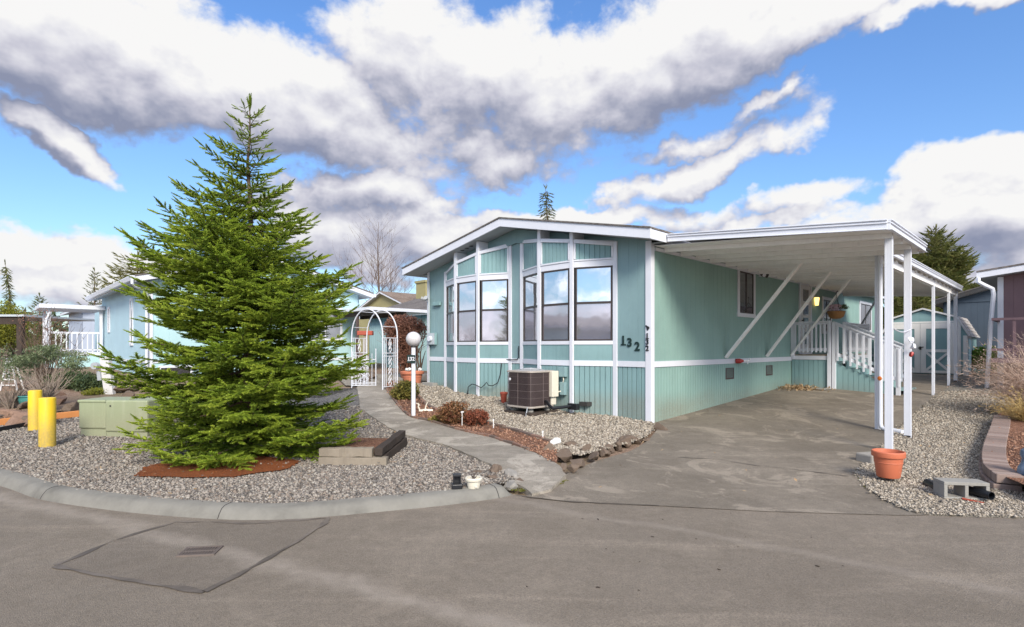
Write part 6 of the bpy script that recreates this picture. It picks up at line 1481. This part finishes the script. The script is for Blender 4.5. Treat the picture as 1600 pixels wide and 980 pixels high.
# glazed garden figure at the frame edge
e = empty('garden_figure', (5.63, 5.92, H(5.92)+.165), 0, 'blue-grey glazed frog-like garden figure in the bed at the right frame edge', 'garden figure')
mb = MB(); mb.lathe([(0,0),(.10,0),(.13,.05),(.12,.12),(.085,.19),(.08,.25),(.10,.30),(.09,.36),(.05,.39),(0,.40)], 24); 
for s in (-1, 1): mb.tube([(s*.05,-.10,.14),(s*.10,-.14,.10),(s*.12,-.17,.03)], [.035,.035,.04], 8); mb.tube([(s*.04,-.06,.37),(s*.05,-.075,.42)], [.03,.02], 8)
mb.build('body', M['greypot'], e, smooth=True)

e.scale = (.8, .8, .8)
# cinder block with pipes
q = G(1520, 784); cb = empty('cinder_block', (q.x-.04, q.y+.10, H(q.y)+.005), R(-9), 'two-hole grey cinder block lying on the tan gravel by the curved wall', 'cinder block')
mb = MB(); L2, Hh, Dd, tk = .42, .19, .19, .033
for a, b in ((-L2/2, -L2/2+tk), (-tk/2, tk/2), (L2/2-tk, L2/2)): mb.box(a, b, -Dd/2, Dd/2, tk+.0005, Hh-tk-.0005)
mb.box(-L2/2, L2/2, -Dd/2, Dd/2, 0, tk); mb.box(-L2/2, L2/2, -Dd/2, Dd/2, Hh-tk, Hh); mb.build('body', M['block'], cb, bevel=.004)
def open_pipe(p, q_, r, label, nm='drain_pipe'):
    mb = MB(); p, q_ = Vector(p), Vector(q_); d = (q_-p).normalized()
    mb.tube([p, q_], r, 20, False); mb.tube([q_-d*.0, q_-d*.001, q_-d*(q_-p).length*.9], [r, r*.86, r*.86], 20, False); mb.tube([p, p+d*.001, p+d*.02], [r, r*.86, r*.86], 20, False)
    o = mb.build(nm, M['pipe_black'], smooth=True, angle=50); return tag(o, label, 'pipe')
c = cb.location; open_pipe((c.x+.09, c.y+.16, c.z+.085), (c.x+.145, c.y-.20, c.z+.080), .042, 'black plastic pipe sticking out of the right hole of the cinder block')
open_pipe((c.x+.00, c.y+.45, c.z+.05), (c.x-.06, c.y+.20, c.z+.045), .05, 'short black pipe end lying on the gravel behind the cinder block')
mb = MB(); mb.bar((c.x-.07, c.y-.10, c.z+.03), (c.x+.05, c.y-.22, c.z+.015), .03, .012); o = mb.build('wood_scrap', M['red_clay']); tag(o, 'thin red wood scrap lying under the front of the cinder block', 'scrap')

# hanging basket under the third brace
bp = loc2w(1.15, 7.16); hb = empty('hanging_basket', (bp.x, bp.y, 2.33), 0, 'coir hanging basket of dusty pink flowers below the carport brace', 'basket')
mb = MB(); mb.lathe([(0,0),(.10,.01),(.17,.06),(.20,.14),(.215,.2),(.2,.205),(.19,.16)], 22); mb.build('bowl', M['basket'], hb, smooth=True)
mb = MB(); 
for k in range(3): t = k*2.1+.4; mb.tube([(.2*math.cos(t),.2*math.sin(t),.2),(0,0,.58)], .005, 4)
mb.tube([(0,0,.56),(.0,0,.70),(.03,0,.74),(.05,0,.70)], .009, 6); mb.build('chain', M['black'], hb)
leafcloud('flowers', (-.02,0,.28), (.18,.16,.11), 1000, .022, M['pinkflower'], hb, 91, 14, elong=1.5); leafcloud('foliage', (.20,0,.32), (.15,.06,.05), 500, .02, M['pinebush'], hb, 92, 6, elong=3)
# small things under the carport
q = loc2w(.35, 6.6); lc_ = [(q.x+.45*math.cos(t)*.9, q.y+.35*math.sin(t)) for t in np.linspace(0, 6.28, 14)[:-1]]
P = rng.normal(0, 1, (420, 2))*np.array([.30, .2])+np.array([q.x, q.y]); V = []
for x, y in P:
    lx, ly = w2loc((x, y))
    if lx < .05 or ly > 7.2: continue
    c_ = np.array([x, y, H(y)+.02+abs(rng.normal(0, .03))]); u_ = rng.normal(0, 1, 3); u_ /= np.linalg.norm(u_); v_ = np.cross(u_, rng.normal(0, 1, 3)); v_ /= np.linalg.norm(v_); s_ = rng.uniform(.02, .05)
    V += [c_-u_*s_, c_+v_*s_*.6, c_+u_*s_, c_-v_*s_*.6]
o = np_mesh('fallen_leaves', np.array(V), np.arange(len(V)).reshape(-1, 4), M['litter']); o['kind'] = 'stuff'
q = loc2w(.75, 6.85); mb = MB(); mb.cbox((0,0,.03), (.5,.35,.03), TH); o = mb.build('door_mat', M['block'], bevel=.005); o.location = (q.x, q.y, H(q.y)); tag(o, 'flat pale paving slab on the driveway in front of the deck skirt', 'slab')
P = np.c_[rng.uniform(-6, 8, 900), rng.uniform(5, 13, 900)]; P = P[inside(P, hg) | inside(P, left_poly) | (inside(P, drive_poly) & (rng.random(len(P)) < .25)) | inside(P, rg)][:260]; n_ = len(P)
D3 = rng.normal(0, 1, (n_, 3)); D3[:, 2] *= .3; D3 /= np.linalg.norm(D3, axis=1, keepdims=True); E3 = np.cross(D3, np.array([0, 0, 1.])+rng.normal(0, .3, (n_, 3))); s3 = rng.uniform(.012, .03, (n_, 1)); C3 = np.c_[P, np.maximum(HV(P[:, 1]), .095)+.062]
V = np.stack([C3-D3*s3, C3+E3*s3*.5, C3+D3*s3, C3-E3*s3*.5], 1).reshape(-1, 3); o = np_mesh('fallen_leaves', V, np.arange(4*n_).reshape(-1, 4), M['litter']); o['kind'] = 'stuff'
# cord between the front posts, ribbon ornament
a_ = loc2w(3.66, .52, 1.87); b_ = loc2w(3.64, 1.84, 1.88); mb = MB(); n = 9; mb.tube([a_.lerp(b_, i/n)+Vector((0,0,-.05*math.sin(math.pi*i/n))) for i in range(n+1)], .008, 5); o = mb.build('cord', M['white']); tag(o, 'thin white cord tied between the two front carport posts', 'cord')
b_ = loc2w(3.67, 1.75, 1.62); e = empty('hanging_ornament', b_, 0, 'white and red frilly ornament hanging on the second carport post', 'ornament')
mb = MB(); mb.rock((0,0,.08),(.05,.05,.07),901); mb.rock((.03,0,-.02),(.04,.04,.06),902); mb.build('frill', M['white'], e); mb = MB(); mb.rock((-.01,-.02,-.14),(.045,.045,.055),903); mb.build('bell', M['red'], e)
# storm drain
q = G(313, 864, 0, zero); dg_ = empty('storm_drain', (q.x, q.y, .008), R(8), 'rusty rectangular storm drain grate in the patched asphalt', 'drain')
dg_.scale = (.68,.72,1)
mb = MB(); mb.box(-.20,.20,-.13,-.11,0,.012); mb.box(-.20,.20,.11,.13,0,.012); mb.box(-.20,-.18,-.109,.109,0,.012); mb.box(.18,.20,-.109,.109,0,.012); mb.build('frame', M['drain'], dg_)
mb = MB(); 
for k in range(12): x = -.165+k*.03; mb.box(x-.008,x+.008,-.109,.109,0.001,.011)
mb.box(-.179,.179,-.01,.01,.001,.0105); mb.build('grate', M['drain'], dg_)
mb = MB(); mb.box(-.18,.18,-.11,.11,.0002,.0008); mb.build('pit', M['dark_in'], dg_)
# scattered debris on the asphalt
mb = MB()
for i in range(26):
    px, py = float(np.clip(rng.normal(1060, 150), 700, 1550)), float(np.clip(rng.normal(860, 50), 800, 970))
    q = G(px, py, 0, zero); s_ = rng.uniform(.004, .012); mb.rock((q.x, q.y, .008), (s_*2, s_, s_*.5), 950+i)
o = mb.build('twig_debris', M['wood_dark']); o['kind'] = 'stuff'

# across the street behind the camera: what the bay windows mirror
ac1, _ = gable_home('opposite_home', (-17, -9), -2, 14, -9, 0, 0, 2.9, .2, 'x', 'greyblue', 'pale grey home across the street, seen only mirrored in the bay windows', 'shingle_lt', oh=.5)
wall_window(ac1, 'x+', -4.5, 1.2, 2.6, 2.0, 14, 'glass_dark', 0, slider=True)
ac2, _ = gable_home('opposite_home', (-26, 12), -2, 14, -8, 0, 0, 3.0, .22, 'x', 'lightteal', 'pale aqua home farther down the street, mirrored in the left panes', 'shingle_lt', oh=.5)
wall_window(ac2, 'x+', -4, 1.2, 2.6, 2.0, 14, 'glass_dark', 0, slider=True)
e = empty('fir_tree', (-13, -20, 0), 0, 'dark fir across the street, mirrored in the right bay window', 'tree')
conifer(e, 8.5, lambda z, t: 1.8*(1-z/8.8), .5, 20, 7, 99, ('cedar_dk',), tw=.4, step=.25, needles=7, trunk_r=.18)
